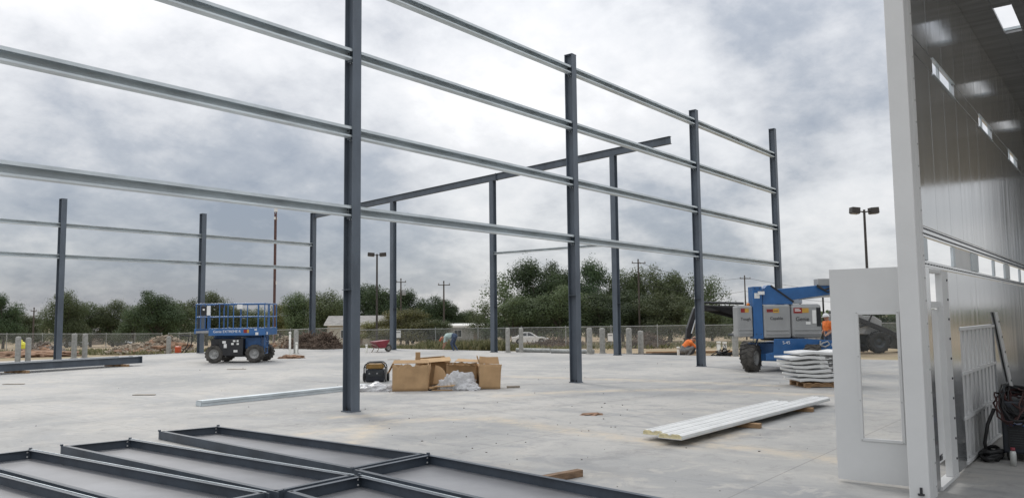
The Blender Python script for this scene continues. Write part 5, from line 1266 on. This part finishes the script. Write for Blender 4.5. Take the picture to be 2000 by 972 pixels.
def tree(px, top, hwpx, d, kind, label, low=.12, group='trees along the far edge of the site'):
    p = gp(px, d); H = at(px, top, d).z-p.z; wr = 1.14*hwpx/FPX*d; t = thing('tree', label, 'tree', (p.x, p.y, p.z), random.uniform(0, 6.28), group)
    o = bpy.data.objects.new('crown', CR[kind][0]); col.objects.link(o); o.parent = t; o.location = (0,0,H*low); o.scale = (wr, wr*random.uniform(.9,1.15), H*(1-low)/2.02)
    q = bpy.data.objects.new('trunk', TR[kind]); col.objects.link(q); q.parent = t; q.scale = (wr, wr, H*.52); return t
TL = [
 (8,574,36,125,'dark','rounded dark tree at the left edge of the picture'),(48,606,34,150,'mid','low tree left of the leftmost far column'),(84,600,26,160,'thin','thin leaved tree just left of the leftmost far column'),
 (132,566,38,135,'mid2','tall loose tree behind the leftmost far column'),(178,586,40,150,'mid','mid green tree right of the leftmost far column'),(222,584,38,150,'mid2','olive tree left of the big round tree behind the rubble'),
 (262,592,36,140,'mid','lower tree in front of the big round tree at the left'),(306,562,50,128,'dark2','big round dark tree above the rubble heap'),(352,584,36,140,'mid','tree between the big round one and the far column'),
 (404,568,46,150,'mid2','tall tree behind the left end of the scissor lift'),(446,592,34,165,'mid','small tree behind the scissor lift platform'),(496,600,40,170,'mid2','low distant tree behind the scissor lift gate'),(548,594,34,160,'dry','low yellowish tree below the red mast'),
 (590,566,42,128,'mid','tree left of the far corner column'),(636,566,46,122,'mid2','wide tree behind the beige house, left of the nearest column'),(668,580,36,130,'mid','tree hidden partly by the nearest column'),
 (716,556,40,142,'dark','dark tree behind the lamp post'),(752,550,46,138,'dark2','tall dark tree left of the transformer pole'),(806,566,42,140,'dark','dark tree right of the transformer pole'),(852,574,44,138,'dark2','dark round tree behind the utility pole of the bending worker'),
 (884,594,28,138,'dark','lower dark tree at the right end of the middle group'),(742,626,40,100,'dry','yellowish shrubby tree beside the lamp post'),(796,604,52,98,'dry','wide yellowish tree behind the slim far column'),(846,622,34,98,'mid','small green tree before the white roofed building'),(926,602,30,145,'mid','pale green tree left of the big right group'),
 (948,590,34,108,'thin','thin leaved tree right of the white roofed building'),(984,534,48,116,'thin','tall loose tree right of the far column behind the boxes'),(1002,574,54,106,'mid','spreading tree behind the white car'),(1046,508,56,118,'dark','tallest dark tree of the right group, left of its peak column'),
 (1092,502,52,122,'dark2','tall dark tree directly behind the second near column'),(1146,508,46,122,'dark','tall dark tree right of the second near column'),(1096,556,62,106,'mid2','lower olive tree in front of the tallest trees'),(1190,548,42,126,'dark2','dark tree left of the far rafter column'),
 (1216,522,44,124,'mid','tall tree behind the far rafter column'),(1262,518,46,122,'mid2','tall tree right of the tree pole'),(1308,524,46,122,'mid','tall olive tree left of the third near column'),(1352,534,42,120,'thin','loose crowned tree behind the third near column'),(1390,540,38,118,'thin','sparse crowned tree at the right end of the tall trees'),
 (1176,572,56,106,'dark','low dark tree behind the left bollard pair'),(1244,560,54,110,'dark2','low tree behind the right bollard pair'),(1308,570,58,104,'mid2','low spreading tree behind the crouching worker'),(1372,592,46,98,'mid','low tree behind the backhoe bucket'),(1430,604,36,108,'mid2','small tree left of the boom lift'),
 (1470,588,18,132,'thin','small spiky tree at the foot of the pole by the boom lift'),(1500,604,46,130,'mid','distant tree behind the blue riser of the boom lift'),(1570,604,50,130,'mid2','distant tree behind the boom lift covers'),(1650,600,50,118,'mid','tree behind the orange vested worker'),(1716,604,50,112,'dark','tree seen through the booth door window'),(1790,606,50,112,'mid','tree hidden behind the booth end post'),
]
for a_ in TL: tree(*a_)
# distant wood that closes the horizon
rnd = random.Random(8); cs_ = []; mm = MB()
wood = bpy.data.objects.new('distant_wood', None)
bpy.data.objects.remove(wood)
vs = []; fs = []; tone = []
for i in range(26000):
    px = rnd.uniform(-500, 2700); d = rnd.uniform(190, 215); q = at(px, 618, d)
    lim = 3.0+2.6*(noise.noise(Vector((px*.011, 3, 0)))+.4)
    z = tz(q.x, q.y)+rnd.random()**.8*(lim+1.6); s_ = rnd.uniform(.3, .75)
    u_ = Vector((rnd.gauss(0,1), rnd.gauss(0,1), rnd.gauss(0,.7))).normalized(); nn = Vector((rnd.gauss(0,1)-fw.x, rnd.gauss(0,1)-fw.y, .6)).normalized(); w_ = nn.cross(u_); o = len(vs); p = Vector((q.x, q.y, z))
    vs += [p-u_*s_, p+w_*s_*.6, p+u_*s_, p-w_*s_*.6]; fs.append((o,o+1,o+2,o+3)); tone += [rnd.random()]*4
me = bpy.data.meshes.new('distant_wood'); me.from_pydata(vs, [], fs); at_ = me.attributes.new('tone', 'FLOAT', 'POINT'); at_.data.foreach_set('value', tone); me.materials.append(LEAF_M); me.update()
o = bpy.data.objects.new('distant_wood', me); col.objects.link(o); tag(o, 'low band of distant woodland along the horizon', 'woodland', kind='stuff')
# weeds along the fence
LEAF_G = leaf_mat('weeds', (.09,.10,.045), (.16,.165,.08), (.27,.245,.14))
vs = []; fs = []; tone = []; rnd = random.Random(5)
for i in range(7000):
    if rnd.random() < .6: px = rnd.choice((rnd.uniform(690, 990), rnd.gauss(950, 40), rnd.uniform(780, 990))); d = rnd.uniform(45, 58); hh = rnd.uniform(.2, 1.0)*(.8 if 820 < px < 985 else .5)
    else: px = rnd.uniform(-60, 1500); d = rnd.uniform(47, 75); hh = rnd.uniform(.12, .4)
    p = gp(px, d)
    if SX0 < p.x < SX1+.3 and SY0 < p.y < SY1+.3: continue
    for k in range(3):
        b0 = p+Vector((rnd.gauss(0,.12), rnd.gauss(0,.12), 0)); tp = b0+Vector((rnd.gauss(0,.16), rnd.gauss(0,.16), hh*rnd.uniform(.6,1))); sd_ = Vector((rnd.gauss(0,1), rnd.gauss(0,1), 0)).normalized()*.05; md_ = (b0+tp)/2+Vector((rnd.gauss(0,.05),rnd.gauss(0,.05),0))
        o = len(vs); vs += [b0-sd_*.5, b0+sd_*.5, md_+sd_, tp, md_-sd_]; fs.append((o,o+1,o+2,o+3,o+4)); tone += [rnd.random()]*5
me = bpy.data.meshes.new('weeds'); me.from_pydata(vs, [], fs); at_ = me.attributes.new('tone', 'FLOAT', 'POINT'); at_.data.foreach_set('value', tone); me.materials.append(LEAF_G); me.update()
o = bpy.data.objects.new('weeds', me); col.objects.link(o); tag(o, 'tall weeds and dry grass along the fence', 'weeds', kind='stuff')
